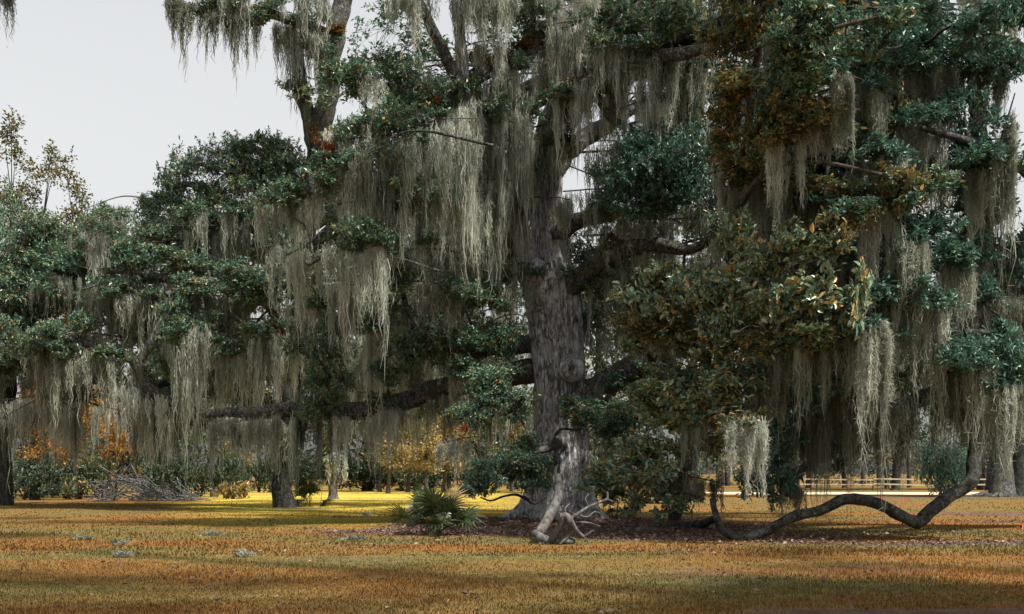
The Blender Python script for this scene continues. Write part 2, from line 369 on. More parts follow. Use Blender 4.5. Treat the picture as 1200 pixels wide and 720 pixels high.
# ------------------------------------------------------------------ trees
def py_min(pts): return min(p[1] for p in pts)
class Tree:
    def __init__(s, name, base, label, cat='tree', group=None, bark='limb_bark', moss='moss'):
        s.o = thing(name, base, label, cat, group); s.pts = []; s.rad = []; s.bark = M[bark]; s.moss = M[moss]
    def limb(s, P, name='limb', sides=12, per=8, bark=None, bump=.14):
        "P rows: (px, py, Y, radius in photo px)"
        Q = spline([[*at(p[0], p[1], p[2]), p[3] * p[2] / F] for p in P], per)
        Q[:, :3] += (np.stack([vnoise(Q[:, :3] * 1.1 + k * 31) for k in range(3)], -1) - .5) * np.minimum(Q[:, 3:4] * 1.1, .35)
        b = Buf(); tube(b, Q[:, :3], np.maximum(Q[:, 3], .012), sides, bump)
        s.pts += list(Q[:, :3]); s.rad += list(Q[:, 3])
        return b.build(name, bark or s.bark, s.o)
    def branch_to(s, c, r0=None, buf=None):
        "a branch from the nearest fitting limb point to c"
        P = np.array(s.pts); c = np.asarray(c, float)
        d = np.linalg.norm(P - c, axis=1) + np.maximum(P[:, 2] - c[2], 0) * .8
        i = int(np.argmin(d)); a = P[i]; L = np.linalg.norm(c - a)
        if L < .25: return
        r0 = min(s.rad[i] * .6, .03 + .018 * L) if r0 is None else r0
        m1 = a + (c - a) * .33 + rng.normal(size=3) * .08 * L + np.array([0, 0, .10 * L]); m2 = a + (c - a) * .7 + rng.normal(size=3) * .06 * L
        Q = spline([[*a, r0], [*m1, r0 * .8], [*m2, r0 * .55], [*c, r0 * .3]], 5)
        b = buf or Buf(); tube(b, Q[:, :3], Q[:, 3], 5, .1)
        if buf is None: b.build('branch', s.bark, s.o)
        s.pts += list(Q[2:, :3]); s.rad += list(Q[2:, 3])
    def clump(s, px, py, rx, ry, Y, m_, leaf=.13, dens=1., simple=False, depth=None, branch=True, per=11, name='leaf_clump'):
        c = at(px, py, Y); k = Y / F
        if branch: s.branch_to(c)
        simple = simple or Y > 33
        return leaf_clump(s.o, c, (rx * k, (depth or (rx + ry) * .5) * k, ry * k), M[m_], leaf, dens, simple, per, name)
    leafm = None
    def curtain(s, pts, Y, L0, L1, tufts, m_=None, label=None, name='moss_curtain', group=None, **kw):
        Ys = Y if hasattr(Y, '__len__') else [Y] * len(pts)
        P = np.array([at(p[0], p[1], y) for p, y in zip(pts, Ys)]); k = np.mean(Ys) / F
        if len(P) > 2: P = spline(P, 4)
        b = Buf(); sb_ = Buf(); s.branch_to(P[len(P) // 2], .035, sb_)
        if label and sb_.v: sb_.build('branch', s.bark, s.o)
        elif sb_.v:
            b.v, b.f, b.n = list(sb_.v), list(sb_.f), sb_.n; b.k = [np.ones_like(k_) for k_ in sb_.k]; b.sm = list(sb_.sm)
        tube(b, P + [0, .03, .02], np.linspace(.03, .015, len(P)), 5, .1, slot=1); kw['mb'] = b
        b = moss_along(P, L0 * k, L1 * k, tufts, **kw)
        mm = m_ or s.moss
        if label:
            # a festoon with its own stem of twig at the top
            o = b.build('moss_festoon', [mm, s.bark], None, None, P.mean(0)); tag(o, label, 'spanish moss', group or 'moss festoons hanging on their own')
            return o
        if s.leafm and -5 < py_min(pts) < 425:
            for q in range(1 + (len(P) > 6)):
                c = P[rng.integers(len(P))] + [rng.normal() * .2, -.15, .12]; leaf_clump(s.o, c, np.array([1.15, 1, .6]) * rng.uniform(.4, .75), M[s.leafm], 0.13 if np.mean(Ys) < 45 else .165, 1.1, np.mean(Ys) > 33)
        return b.build(name, [mm, s.bark], s.o, 'stuff')

# ------------------------------------------------------------------ ground
OAK = at(652, 612, 40.0); OAK[2] = 0
def soil_shade_mask(x, y):
    "bare litter-covered earth: round the big oak, under the snake limb and in worn patches; near right also painted-in shade, 0..1"
    nz = vnoise(np.stack([x * .7, y * .5, x * 0 + 3], -1)) - .5; n2 = vnoise(np.stack([x * 2.3, y * 2.1, x * 0 + 9], -1)) - .5
    def el(cx, cy, rx, ry, soft=.35): return np.clip((1 - np.sqrt(((x - cx) / rx) ** 2 + ((y - cy) / ry) ** 2) + nz * .55 + n2 * .3) / soft, 0, 1)
    m_ = el(2.0, 36.5, 7.0, 7.6)
    m_ = np.maximum(m_, el(-3.5, 33.4, 2.6, 1.5)); m_ = np.maximum(m_, el(5.5, 31, 4.5, 2.2))
    m_ = np.maximum(m_, .85 * el(9.5, 28.2, 5.5, .85)); m_ = np.maximum(m_, .7 * el(21, 49, 6, 3)); m_ = np.maximum(m_, .55 * el(18, 41, 5, 1.2))
    m_ = np.maximum(m_, .8 * el(32, 88, 9, 9)); m_ = np.maximum(m_, .7 * el(-10.5, 57, 3.2, 1.8)); m_ = np.maximum(m_, .95 * el(6.2, 13.7, 4.2, 1.6))  # nearest patch: dark earth that doubles as shade on the right lawn corner
    m_ = np.maximum(m_, .35 * np.clip((vnoise(np.stack([x * .33, y * .8, x * 0 + 21], -1)) + .35 * n2 - .72) * 6, 0, 1))
    return m_
def sunlit_mask(x, y): return (.45 * np.clip((y - 33) / 10, 0, 1) + .55 * np.clip((y - 47) / 12, 0, 1)) * np.clip((6 - x) / 10, 0, 1) * np.clip((140 - y) / 20, 0, 1) * np.clip((x / y + .29) / .06, 0, 1)  # sunlit strip painted as yellower grass, left edge cut along a sight line
def gz(x, y):
    d = np.hypot((x - OAK[0]) / 1.25, y - 39.5)
    return .16 * np.exp(-(d / 3.2) ** 2) + (vnoise(np.stack([x * .35, y * .35, x * 0], -1)) - .5) * .05 * np.exp(-((y - 30) / 33) ** 2)
def axis(lo, hi, step, far, k=14):
    g_ = np.geomspace(step, far, k); return np.concatenate([lo - g_[::-1], np.arange(lo, hi + step, step), hi + g_])
gx = axis(-30, 34, .4, 2500); gy = axis(8, 62, .4, 2500)
X, Y = np.meshgrid(gx, gy); Zg = gz(X, Y)
b = Buf(); nx, ny = len(gx), len(gy); i = np.arange(ny - 1)[:, None] * nx + np.arange(nx - 1)[None]
b.add(np.stack([X, Y, Zg], -1).reshape(-1, 3), np.stack([i, i + 1, i + nx + 1, i + nx], -1).reshape(-1, 4), 0, True)
ground = b.build('ground', M['ground'], kind='structure')
for nm, fn in (('soil', soil_shade_mask), ('sunlit_tint', sunlit_mask)):
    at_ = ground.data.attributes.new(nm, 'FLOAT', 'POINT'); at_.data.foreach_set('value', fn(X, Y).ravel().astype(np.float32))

# grass: thin bent blades, thinner on the worn ground
def grass(n_, y0, y1, hm, wm, kind3):
    u = rng.random(n_); y = 1 / (1 / y0 + (1 / y1 - 1 / y0) * u); x = rng.uniform(-1, 1, n_) * (y * .445 + 1.2) + 0
    keep = rng.random(n_) > soil_shade_mask(x, y) * 1.05; x, y = x[keep], y[keep]; n_ = len(x)
    tall = .6 + .9 * vnoise(np.stack([x * .8, y * .8, x * 0 + 5], -1)) ** 1.5 + (rng.random(n_) > .97) * .5
    h = hm * tall * rng.uniform(.6, 1.3, n_); w = wm * rng.uniform(.7, 1.3, n_); a = rng.random(n_) * 6.283
    P = np.stack([x, y, gz(x, y) - .005], -1); d = np.stack([np.cos(a), np.sin(a), a * 0], -1); s_ = np.stack([-np.sin(a), np.cos(a), a * 0], -1) * (w * .5)[:, None]
    le = rng.uniform(.1, .9, n_)[:, None]; up = np.array([0, 0, 1.])
    Mid = P + up * (h * .55)[:, None] + d * h[:, None] * le * .25; Tp = P + up * (h * (1 - .25 * le[:, 0] ** 2))[:, None] + d * h[:, None] * le
    V = np.stack([P - s_, P + s_, Mid + s_ * .8, Mid - s_ * .8, Tp], 1).reshape(-1, 3); j = np.arange(n_)[:, None] * 5
    return V, j, x, y
b = Buf(); fx = []
for a_ in ((85000, 12.5, 24, .05, .012, 1), (40000, 24, 44, .06, .025, 1), (16000, 44, 100, .05, .05, 1)):
    V, j, x, y = grass(*a_); b.add(V, j + [0, 1, 2, 3]); b.n -= len(V); b.v.append(np.zeros((0, 3), np.float32)); b.n += len(V)
    b.add(np.zeros((0, 3)), (j + [3, 2, 4]) - len(V)); fx.append(np.repeat(sunlit_mask(x, y), 5))
go = b.build('grass', M['grass'], kind='stuff')
at_ = go.data.attributes.new('sunlit_tint', 'FLOAT', 'POINT'); at_.data.foreach_set('value', np.concatenate(fx).astype(np.float32))

# fallen leaves on the bare earth
n_ = 60000; y = rng.uniform(25, 46, n_); x = rng.uniform(-9, 17, n_); k = rng.random(n_) < soil_shade_mask(x, y) ** 1.2; x, y = x[k], y[k]; n_ = len(x)
y2 = rng.uniform(13, 34, 450); x2 = rng.uniform(-1, 1, len(y2)) * y2 * .44; x = np.concatenate([x, x2]); y = np.concatenate([y, y2]); n_ = len(x)
a = rng.random(n_) * 6.283; L = rng.uniform(.06, .13, n_)
b = Buf(); leaves(b, np.stack([x, y, gz(x, y) + rng.uniform(.01, .05, n_)], -1), np.stack([np.cos(a), np.sin(a), rng.normal(size=n_) * .3], -1), L, L * .5, simple=True)
b.build('leaf_litter', M['litter'], kind='stuff')

# sandy road far right
b = Buf(); xs = np.linspace(16, 150, 60); e0 = 93 + 1.2 * np.sin(xs * .1); e1 = 106 + np.sin(xs * .13 + 1) * 1.0
V = np.concatenate([np.stack([xs, e0, xs * 0 + .006], -1), np.stack([xs, e1, xs * 0 + .006], -1)]); i = np.arange(59)[:, None]
b.add(V, i + [0, 1, 61, 60]); b.build('sand_road', M['sand'], kind='structure')

# ------------------------------------------------------------------ the big oak
oak = Tree('live_oak', OAK, 'massive old live oak with thick grey furrowed trunk and round burl, draped in moss', bark='limb_bark'); oak.leafm = 'oak_leaf'
# trunk: many-sided, fluted, flaring into roots
prof = np.array([(612, 652, 47), (604, 653, 43), (590, 655, 40), (570, 656, 38.5), (540, 657, 37.5), (500, 657, 36), (460, 656, 35), (420, 654, 34), (385, 651, 35),
                 (355, 649, 37), (335, 648, 36), (315, 646, 31), (290, 645, 26), (260, 643, 23.5), (225, 640, 22), (190, 641, 22), (165, 643, 21), (140, 648, 19), (120, 655, 17)], float)
zz = EYE + (HY - prof[:, 0]) / F * 40; zz[0] = -.05
zq = np.concatenate([np.linspace(zz[0], zz[0] + 2.2, 60, endpoint=False), np.linspace(zz[0] + 2.2, zz[-1], 170)])
cx = np.interp(zq, zz, (prof[:, 1] - HX) / F * 40); rq = np.interp(zq, zz, prof[:, 2] / F * 40)
for _ in range(6): rq[1:-1] = (rq[:-2] + rq[1:-1] * 2 + rq[2:]) / 4; cx[1:-1] = (cx[:-2] + 2 * cx[1:-1] + cx[2:]) / 4
NS = 150; th = np.linspace(0, 2 * np.pi, NS, endpoint=False); TH, ZQ = np.meshgrid(th, zq)
roots = [(.15, 1.0), (.95, .35), (1.7, .5), (2.75, .9), (3.25, 1.25), (4.1, .55), (4.72, .75), (5.35, .6), (5.95, .9)]
fl = 0
for a0, s0 in roots:
    da = np.angle(np.exp(1j * (TH - a0))); hgt = ZQ - zq[0]
    fl = fl + s0 * np.exp(-(da / (.20 + .10 * hgt)) ** 2) * (1.15 * np.exp(-(hgt / .42) ** 1.0) + .10 * np.exp(-hgt / 2.2))
rr = .90 * rq[:, None] * (1 + .035 * np.sin(TH * 5 + ZQ * .5) + .03 * np.sin(TH * 9 - ZQ * .35 + 1)) + fl * .95
px_ = np.stack([np.cos(TH) * 7.5, np.sin(TH) * 7.5, ZQ * 1.1], -1); fur = np.abs(vnoise(px_) * 2 - 1); fur2 = np.abs(vnoise(px_ * 2.1 + 9) * 2 - 1)
fur3 = np.abs(vnoise(np.stack([np.cos(TH) * 21, np.sin(TH) * 21, ZQ * 4.0], -1)) * 2 - 1)
lump = vnoise(np.stack([np.cos(TH) * 1.6, np.sin(TH) * 1.6, ZQ * .8], -1)) - .5
rr = rr * (1 + .12 * lump) - .075 * (1 - fur) ** 3 - .05 * (1 - fur2) ** 3 - .035 * (1 - fur3) ** 2
P = np.stack([cx[:, None] + rr * np.cos(TH), 40 + rr * np.sin(TH) * .95, ZQ], -1)
P[..., 2] = np.where(ZQ < .8, np.maximum(P[..., 2], -.1), P[..., 2])
b = Buf(); i = np.arange(len(zq) - 1)[:, None] * NS; j = np.arange(NS)[None]; j2 = (j + 1) % NS
b.add(P, np.stack([i + j, i + j2, i + NS + j2, i + NS + j], -1).reshape(-1, 4), 0, True)
trunk = b.build('trunk', M['bark'], oak.o)
oak.pts += [np.array([c_, 40, z_]) for c_, z_ in zip(cx[60::8], zq[60::8])]; oak.rad += list(rq[60::8])
# burl with a rotten hole
bc = at(670, 434, 38.95); b = Buf(); u, v = np.meshgrid(np.linspace(0, np.pi, 28), np.linspace(0, 2 * np.pi, 40, endpoint=False), indexing='ij')
D = np.stack([np.sin(u) * np.cos(v), -np.cos(u), np.sin(u) * np.sin(v)], -1)
rb = .40 * (1 + .25 * (vnoise(D * 2.6) - .5) + .16 * (np.abs(vnoise(D * 9) * 2 - 1) - .5))
dent = np.exp(-((D[..., 0] - .12) ** 2 * 7 + (D[..., 2] + .02) ** 2 * 4.5) / .12) * (D[..., 1] < 0)
ring = np.exp(-((np.sqrt((D[..., 0] - .12) ** 2 * 1.5 + D[..., 2] ** 2) - .33) / .12) ** 2) * (D[..., 1] < 0)
Pb = D * (rb * (1 - .42 * dent + .10 * ring))[..., None] * np.array([1, .95, 1.12]) + bc
i = np.arange(27)[:, None] * 40; j = np.arange(40)[None]; j2 = (j + 1) % 40
b.add(Pb, np.stack([i + j, i + j2, i + 40 + j2, i + 40 + j], -1).reshape(-1, 4), 0, True); burl = b.build('burl', M['bark'], oak.o)
b = Buf(); c2 = bc + np.array([.05, -.245, .0]); th2 = np.linspace(0, 2 * np.pi, 14, endpoint=False)
V = np.concatenate([[c2 + [0, .10, 0]], c2 + np.stack([np.cos(th2) * .075 * (1 + .3 * np.sin(th2 * 3)), th2 * 0 - .012, np.sin(th2) * .12 * (1 + .2 * np.cos(2 * th2))], -1)])
b.add(V, np.stack([np.zeros(14, int), 1 + np.arange(14), 1 + (np.arange(14) + 1) % 14], -1))
ho = b.build('hollow', M['hole'], burl); ho.data.transform(__import__('mathutils').Matrix.Translation(-oak.o.location)); 

Lm = oak.limb
Lm([(643, 170, 40, 19), (655, 130, 39.6, 15), (688, 106, 38.5, 12.5), (715, 95, 37.5, 11), (770, 68, 36, 9), (830, 58, 35, 6)])
Lm([(648, 150, 40, 19), (668, 95, 41, 17), (698, 30, 40.5, 15), (690, 6, 39.5, 14), (640, 40, 38.5, 13), (600, 66, 38, 12), (560, 88, 37.5, 11), (525, 112, 37, 8), (470, 135, 36.5, 6), (415, 150, 36, 4)])
Lm([(648, 360, 40.1, 24), (624, 320, 39.6, 19), (609, 290, 39.2, 14), (603, 255, 39, 13), (585, 215, 38.6, 11), (560, 165, 38, 10), (545, 110, 37, 8), (540, 50, 36.5, 7), (530, -40, 36, 6)], bark=M['bark'])
Lm([(652, 342, 39.8, 17), (690, 319, 39.2, 11.5), (720, 297, 38.8, 10), (760, 288, 38, 8.5), (800, 292, 37.5, 7), (850, 275, 37, 5)])
Lm([(645, 275, 39.9, 13), (682, 258, 39.4, 9), (715, 252, 39, 7), (760, 237, 38.5, 5), (830, 228, 38, 4)])
Lm([(655, 482, 40.1, 22), (700, 458, 40.2, 20), (722, 440, 40, 16), (757, 425, 39.5, 14), (785, 400, 39, 11), (840, 380, 38, 8), (930, 360, 36, 6)])
Lm([(640, 430, 40.4, 16), (590, 440, 40.6, 14), (535, 454, 40.6, 12), (490, 464, 40.6, 12), (430, 479, 40.5, 11), (350, 480, 40.5, 9), (280, 485, 40.2, 7), (240, 487, 40, 5)])
Lm([(640, 400, 40.3, 12), (585, 405, 40.4, 10), (530, 416, 40.6, 8), (487, 402, 40.6, 8), (458, 383, 40.8, 6), (420, 362, 41, 6), (380, 356, 41, 6), (358, 352, 41, 4)])
Lm([(500, 408, 40.6, 6), (487, 390, 40.5, 5), (478, 368, 40.4, 4), (470, 335, 40, 3)])
Lm([(655, 540, 39.9, 9), (630, 543, 38.4, 7.5), (600, 548, 37, 6), (565, 565, 35.3, 4), (540, 578, 34.3, 2.5), (522, 590, 33.8, 1.5)])
Lm([(640, 305, 40.3, 15), (590, 270, 42, 11), (520, 250, 43, 8), (440, 235, 43, 6), (390, 190, 42, 4)])
Lm([(645, 225, 40.2, 14), (590, 190, 42, 10), (500, 150, 43, 7), (430, 130, 43, 4)])
Lm([(641, 200, 40.2, 15), (690, 160, 43, 11), (760, 120, 45, 8), (850, 100, 46, 5)])
Lm([(655, 130, 40, 15), (660, 60, 41, 13), (640, -20, 41, 11), (600, -120, 40, 8)])
Lm([(650, 320, 40.6, 14), (710, 330, 43, 11), (790, 330, 45, 8), (880, 300, 47, 5)])
Lm([(700, 20, 40.5, 13), (760, -20, 38, 11), (840, -50, 35, 8), (930, -70, 33, 5)])
Lm([(560, 165, 38, 8), (510, 185, 36.5, 7), (440, 170, 35.5, 6), (385, 195, 35, 4)])
Lm([(545, 110, 37, 7), (500, 20, 36, 6), (470, -30, 35.5, 5)])
Lm([(590, 230, 38.7, 7), (540, 235, 37, 6), (470, 245, 36, 5), (400, 290, 35.3, 4), (360, 310, 35, 3)])
Lm([(695, 112, 38.3, 6), (720, 140, 37.5, 5), (770, 165, 36.5, 4), (800, 190, 36, 3)])
Lm([(660, 518, 39.8, 7), (650, 522, 38.6, 5.5), (640, 527, 37.8, 4.5), (620, 533, 37, 3.5)], bark=M['pale_bark'])

for a_ in [(487, 108, 42, 26, 36.3), (530, 112, 28, 20, 36.6), (423, 104, 22, 13, 35.8), (403, 85, 22, 15, 35.8), (402, 160, 26, 20, 35.2), (573, 128, 22, 18, 37),
           (487, 217, 30, 16, 36), (433, 222, 24, 12, 35.6), (590, 155, 20, 15, 37.5), (573, 10, 30, 18, 37), (625, 15, 30, 18, 37.6), (735, 20, 48, 22, 36.4), (790, 26, 42, 24, 35.6),
           (723, 66, 26, 30, 36.5), (613, 134, 20, 18, 37.6), (658, 112, 18, 10, 37.8), (790, 125, 34, 16, 37), (712, 205, 24, 20, 37.5),
           (417, 277, 38, 24, 34.8), (460, 290, 18, 14, 35.6), (460, 335, 22, 15, 37), (500, 280, 26, 11, 36), (533, 347, 42, 24, 38), (565, 352, 24, 20, 38), (545, 400, 60, 28, 38.6),
           (487, 412, 36, 28, 39), (455, 440, 22, 18, 39.4), (585, 402, 30, 30, 38.4), (570, 450, 44, 28, 37.6), (556, 486, 36, 24, 36.6), (600, 468, 26, 20, 37.2), (375, 420, 26, 42, 39.4), (370, 470, 32, 24, 39.5),
           (605, 546, 44, 24, 35.6), (572, 552, 30, 22, 35.2), (624, 562, 26, 20, 35.8), (612, 521, 26, 14, 36.4), (545, 575, 16, 9, 34.4),
           (690, 488, 42, 20, 37.6), (722, 500, 44, 24, 37), (745, 480, 34, 18, 37.2), (465, 110, 14, 18, 36.3), (613, 240, 14, 16, 38.4), (700, 250, 20, 12, 38.7)]:
    oak.clump(*a_, 'oak_leaf', .13, 1.7)
for a_ in [(773, 200, 66, 50, 36.2), (750, 168, 40, 26, 36.2), (805, 190, 34, 40, 36), (730, 225, 30, 24, 36.5), (770, 240, 40, 16, 36.2)]:
    oak.clump(*a_, 'teal_leaf', .125, 1.4)
for a_ in [(380, 182, 5, 10, 34.9), (386, 170, 6, 6, 34.9), (376, 200, 4, 7, 34.9), (512, 116, 5, 4, 36), (700, 60, 4, 3, 36.2), (545, 500, 4, 4, 36)]:
    oak.clump(*a_, 'red_leaf', .16, .6, branch=False)
for a_ in [(565, 70, 38, 7, 37.3), (610, 55, 26, 8, 37.9), (668, 106, 26, 8, 38.2), (600, 285, 12, 22, 39), (720, 286, 30, 5, 38.6), (470, 320, 30, 8, 38)]:
    oak.clump(*a_, 'fern', .10, 1.2, branch=False, simple=True, name='fern_tuft')
# crown above the frame
for k in range(26):
    a = rng.random() * 6.283; r_ = 12 * rng.random() ** .5; c = OAK + np.array([r_ * math.cos(a), r_ * math.sin(a) * .9, rng.uniform(17.8, 22.5) - r_ * .12])
    leaf_clump(oak.o, c, rng.uniform(1.2, 2.2, 3) * [1, 1, .55], M['oak_leaf'], .22, .5, True)

C_ = oak.curtain
N = dict(fz=.6)
for pts, Yd, l0, l1, t_, mm in [
    ([(600, 72), (640, 46), (690, 18)], 38.2, 40, 110, 26, 'moss'), ([(535, 108), (565, 92), (600, 75)], 37.2, 60, 140, 20, 'moss'),
    ([(530, -8), (560, -6), (600, -10)], 36.2, 40, 95, 20, 'moss'), ([(455, -6), (490, -8), (512, -6)], 35.5, 36, 80, 12, 'moss'), ([(600, -8), (650, -12), (700, -5)], 37, 30, 70, 14, 'moss'),
    ([(652, 122), (690, 110), (740, 92)], 37.8, 40, 95, 24, 'moss'), ([(700, 45), (760, 62), (830, 52)], 36, 50, 115, 26, 'moss'), ([(740, 95), (790, 80), (840, 70)], 36.4, 60, 120, 18, 'moss'),
    ([(412, 92), (428, 90), (446, 94)], 35.4, 45, 65, 7, 'moss_pale'), ([(385, 152), (420, 148), (455, 146)], 35.2, 60, 115, 18, 'moss_pale'), ([(372, 200), (395, 190), (410, 200)], 34.9, 40, 80, 8, 'moss'),
    ([(466, 140), (500, 136)], 36.2, 40, 60, 10, 'moss_dark'), ([(495, 130), (530, 125), (560, 108)], 36.5, 80, 165, 18, 'moss_pale'), ([(555, 150), (590, 150), (625, 152)], 37.6, 80, 170, 20, 'moss'),
    ([(385, 285), (415, 295), (450, 285)], 34.7, 70, 135, 15, 'moss_pale'), ([(428, 232), (470, 240), (520, 232)], 35.8, 60, 110, 18, 'moss'), ([(520, 205), (560, 210), (600, 212)], 37.4, 80, 150, 18, 'moss'),
    ([(308, 238), (330, 230), (352, 232)], 35.4, 50, 95, 9, 'moss'), ([(350, 240), (380, 222), (405, 222)], 35.2, 50, 80, 10, 'moss_pale'), ([(470, 330), (510, 332), (545, 345)], 37.6, 50, 90, 14, 'moss'),
    ([(430, 392), (450, 370), (475, 345)], 39.5, 50, 110, 12, 'moss_pale'), ([(500, 422), (535, 430), (565, 440)], 38.4, 40, 75, 12, 'moss'), ([(395, 488), (430, 486), (455, 480)], 40, 45, 95, 13, 'moss_pale'),
    ([(455, 478), (490, 470), (530, 462)], 40.4, 30, 70, 10, 'moss'), ([(240, 490), (290, 488), (345, 484)], 40, 40, 90, 22, 'moss'), ([(345, 484), (370, 484), (395, 484)], 40.3, 50, 110, 10, 'moss_dark'),
    ([(600, 212), (612, 200), (628, 195)], 38.6, 60, 135, 10, 'moss'), ([(630, 172), (648, 168), (668, 166)], 38.6, 40, 75, 9, 'moss_dark'), ([(690, 240), (740, 246), (800, 262)], 38.4, 35, 75, 18, 'moss'),
    ([(690, 332), (720, 312), (790, 302)], 39.4, 40, 115, 22, 'moss'), ([(740, 258), (830, 256), (905, 250)], 38.2, 40, 85, 24, 'moss'), ([(680, 345), (690, 370), (745, 385)], 40.6, 50, 100, 14, 'moss'),
    ([(838, 188), (855, 184), (872, 186)], 34.2, 40, 65, 6, 'moss_pale'), ([(520, 520), (540, 515), (560, 512)], 36.4, 30, 70, 8, 'moss'), 
    ([(700, 470), (740, 445), (790, 410)], 39.6, 30, 90, 16, 'moss_dark'), ([(590, 330), (600, 320), (620, 330)], 39, 40, 80, 5, 'moss'), ([(655, 470), (720, 500), (760, 515)], 38.4, 30, 80, 12, 'moss_dark'),
    ([(358, 358), (380, 360), (410, 368)], 41, 40, 100, 8, 'moss'), ([(440, 150), (460, 160), (480, 165)], 36, 70, 130, 9, 'moss'), ([(820, 230), (850, 275), (880, 270)], 37, 40, 90, 8, 'moss')]:
    C_(pts, Yd, l0, l1, t_, M[mm], fz=.6, per=52)
ll_ = oak.leafm; oak.leafm = None
for pts, Yd, l0, l1, t_, mm in [([(400, 165), (440, 160), (480, 158)], 35, 80, 170, 12, 'moss'), ([(480, 150), (520, 140), (560, 140)], 36, 90, 190, 14, 'moss_pale'), ([(560, 120), (590, 125), (620, 128)], 37.2, 90, 180, 11, 'moss'), ([(395, 240), (440, 235), (480, 240)], 35, 60, 130, 11, 'moss'), ([(490, 230), (530, 225), (570, 225)], 36.4, 70, 140, 12, 'moss_pale'), ([(540, 300), (570, 300), (600, 298)], 38.4, 60, 120, 8, 'moss'),
    ([(640, 30), (670, 25), (700, 20)], 37.6, 60, 120, 10, 'moss'), ([(668, 172), (715, 165), (765, 172)], 43.5, 60, 130, 12, 'moss_dark'), ([(660, 225), (720, 222), (790, 232)], 42.5, 50, 110, 14, 'moss'), ([(690, 300), (740, 282), (790, 288)], 38, 25, 60, 9, 'moss'), ([(640, 235), (652, 232), (668, 235)], 38.4, 40, 80, 4, 'moss'), ([(625, 150), (645, 145), (668, 145)], 38.5, 50, 100, 7, 'moss'), ([(545, 55), (560, 50), (590, 45)], 36.6, 40, 80, 7, 'moss'), ([(655, 95), (680, 92), (705, 90)], 37.6, 60, 120, 9, 'moss_pale'), ([(720, 130), (750, 120), (780, 115)], 36.2, 50, 110, 9, 'moss_pale'), ([(590, 190), (606, 180), (622, 178)], 38.2, 80, 150, 6, 'moss'), ([(310, 290), (340, 285), (370, 290)], 50, 60, 110, 9, 'moss'), ([(370, 330), (400, 330), (430, 335)], 38, 60, 120, 9, 'moss_pale'), ([(335, 300), (360, 290), (385, 300)], 37, 50, 100, 7, 'moss_pale')]:
    C_(pts, Yd, l0, l1, t_, M[mm], fz=.6, per=52)
oak.leafm = ll_

SKY = [(-50, 140), (20, 142), (45, 170), (90, 195), (112, 222), (150, 245), (172, 185), (212, 180), (236, 215), (262, 165), (300, 155), (345, 150), (396, 95)]
def open_sky(px, py):
    lim = np.interp(px, [q[0] for q in SKY], [q[1] for q in SKY])
    return (px < 398 and py < lim) or (408 < px < 535 and py < 92)
def fill_bough(tree, start, end, Lm_, m_moss, m_leaf, tufts, leafy, top=.0):
    "a drooping side bough with its moss and leaves"
    b = Buf(); tree.branch_to(start, buf=b); mid = (start + end) / 2 + np.array([0, 0, .10 * np.linalg.norm(end - start)]) + rng.normal(size=3) * .2; L = np.linalg.norm(end - start)
    r0 = .035 + .004 * L; Q = spline([[*start, r0], [*mid, r0 * .65], [*end, r0 * .25]], 6); tube(b, Q[:, :3], Q[:, 3], 5, .1); b.build('branch', tree.bark, tree.o)
    moss_shared(tree.o, Q[2, :3], Q[-1, :3], Lm_, M[m_moss])
    if leafy:
        for k in range(leafy * 2):
            c = Q[rng.integers(4, len(Q)), :3] + rng.normal(size=3) * .5; leaf_clump(tree.o, c, rng.uniform(.5, 1.1) * np.array([1.1, 1.1, .75]), M[m_leaf], .15, .8, True)
n_ok = 0
while n_ok < 130:
    px, py, Yd = rng.uniform(390, 1000), rng.uniform(-60, 440), rng.uniform(38.5, 49)
    if px < 580 and py < 330: Yd -= 3.5
    if open_sky(px, py) or (px < 545 and py < 130) or (590 < px < 715 and Yd < 41.5): continue
    c = at(px, py, Yd); d = rng.uniform(2, 6) * (1 if px > 650 else -1); e = c + np.array([d, rng.normal() * 2.5, -rng.uniform(.2, 1.2)])
    ex, ey = proj(e)
    if open_sky(ex, ey) or ex < 380: continue
    fill_bough(oak, c, e, rng.uniform(1.6, 4.2), ['moss', 'moss_dark', 'moss'][n_ok % 3], 'oak_leaf', 9, int(rng.random() < .5)); n_ok += 1

# ------------------------------------------------------------------ the oak at the left
lo_base = at(331, 595, 58); lo_base[2] = 0
lo = Tree('live_oak', lo_base, 'smaller live oak left of the massive one, dark slim trunk, long mossy limbs', bark='limb_bark'); lo.leafm = 'oak_leaf'
Lm = lo.limb
Lm([(331, 598, 58, 17), (331, 590, 58, 12.5), (333, 540, 58, 11), (340, 470, 58, 11), (350, 378, 58, 12)], 'trunk', 20, 8, M['dark_bark'])
Lm([(349, 390, 58, 10.1), (358, 290, 58, 11.8), (368, 210, 58, 11.8), (376, 150, 57, 12.6), (386, 95, 56.5, 11.8), (394, 45, 56, 11.8), (402, 0, 56, 10.9), (410, -70, 56, 8.4)], 'limb', 20, 8)
Lm([(370, 185, 57.6, 9), (366, 150, 57, 9), (354, 112, 56.8, 8), (348, 80, 56.5, 7), (346, 50, 56.4, 5)])
Lm([(393, 45, 56, 8), (345, 24, 55, 6), (290, 15, 54, 5), (230, 10, 53, 4), (192, -8, 53, 3)])
Lm([(336, 505, 58, 12), (290, 503, 57, 10), (225, 492, 56, 8), (180, 458, 55, 7.5), (157, 422, 55, 7), (122, 412, 55, 6.5), (97, 402, 55, 5), (50, 388, 54, 4)])
Lm([(160, 428, 55, 5.5), (187, 382, 55, 5.5), (200, 335, 55, 4.5), (170, 320, 55, 4), (123, 318, 55, 3)])
Lm([(350, 385, 58, 9), (300, 350, 56, 7), (240, 332, 54, 5), (195, 345, 53, 3)])
Lm([(358, 295, 58, 9), (300, 270, 57, 6), (250, 222, 57, 4), (205, 215, 57, 3)])
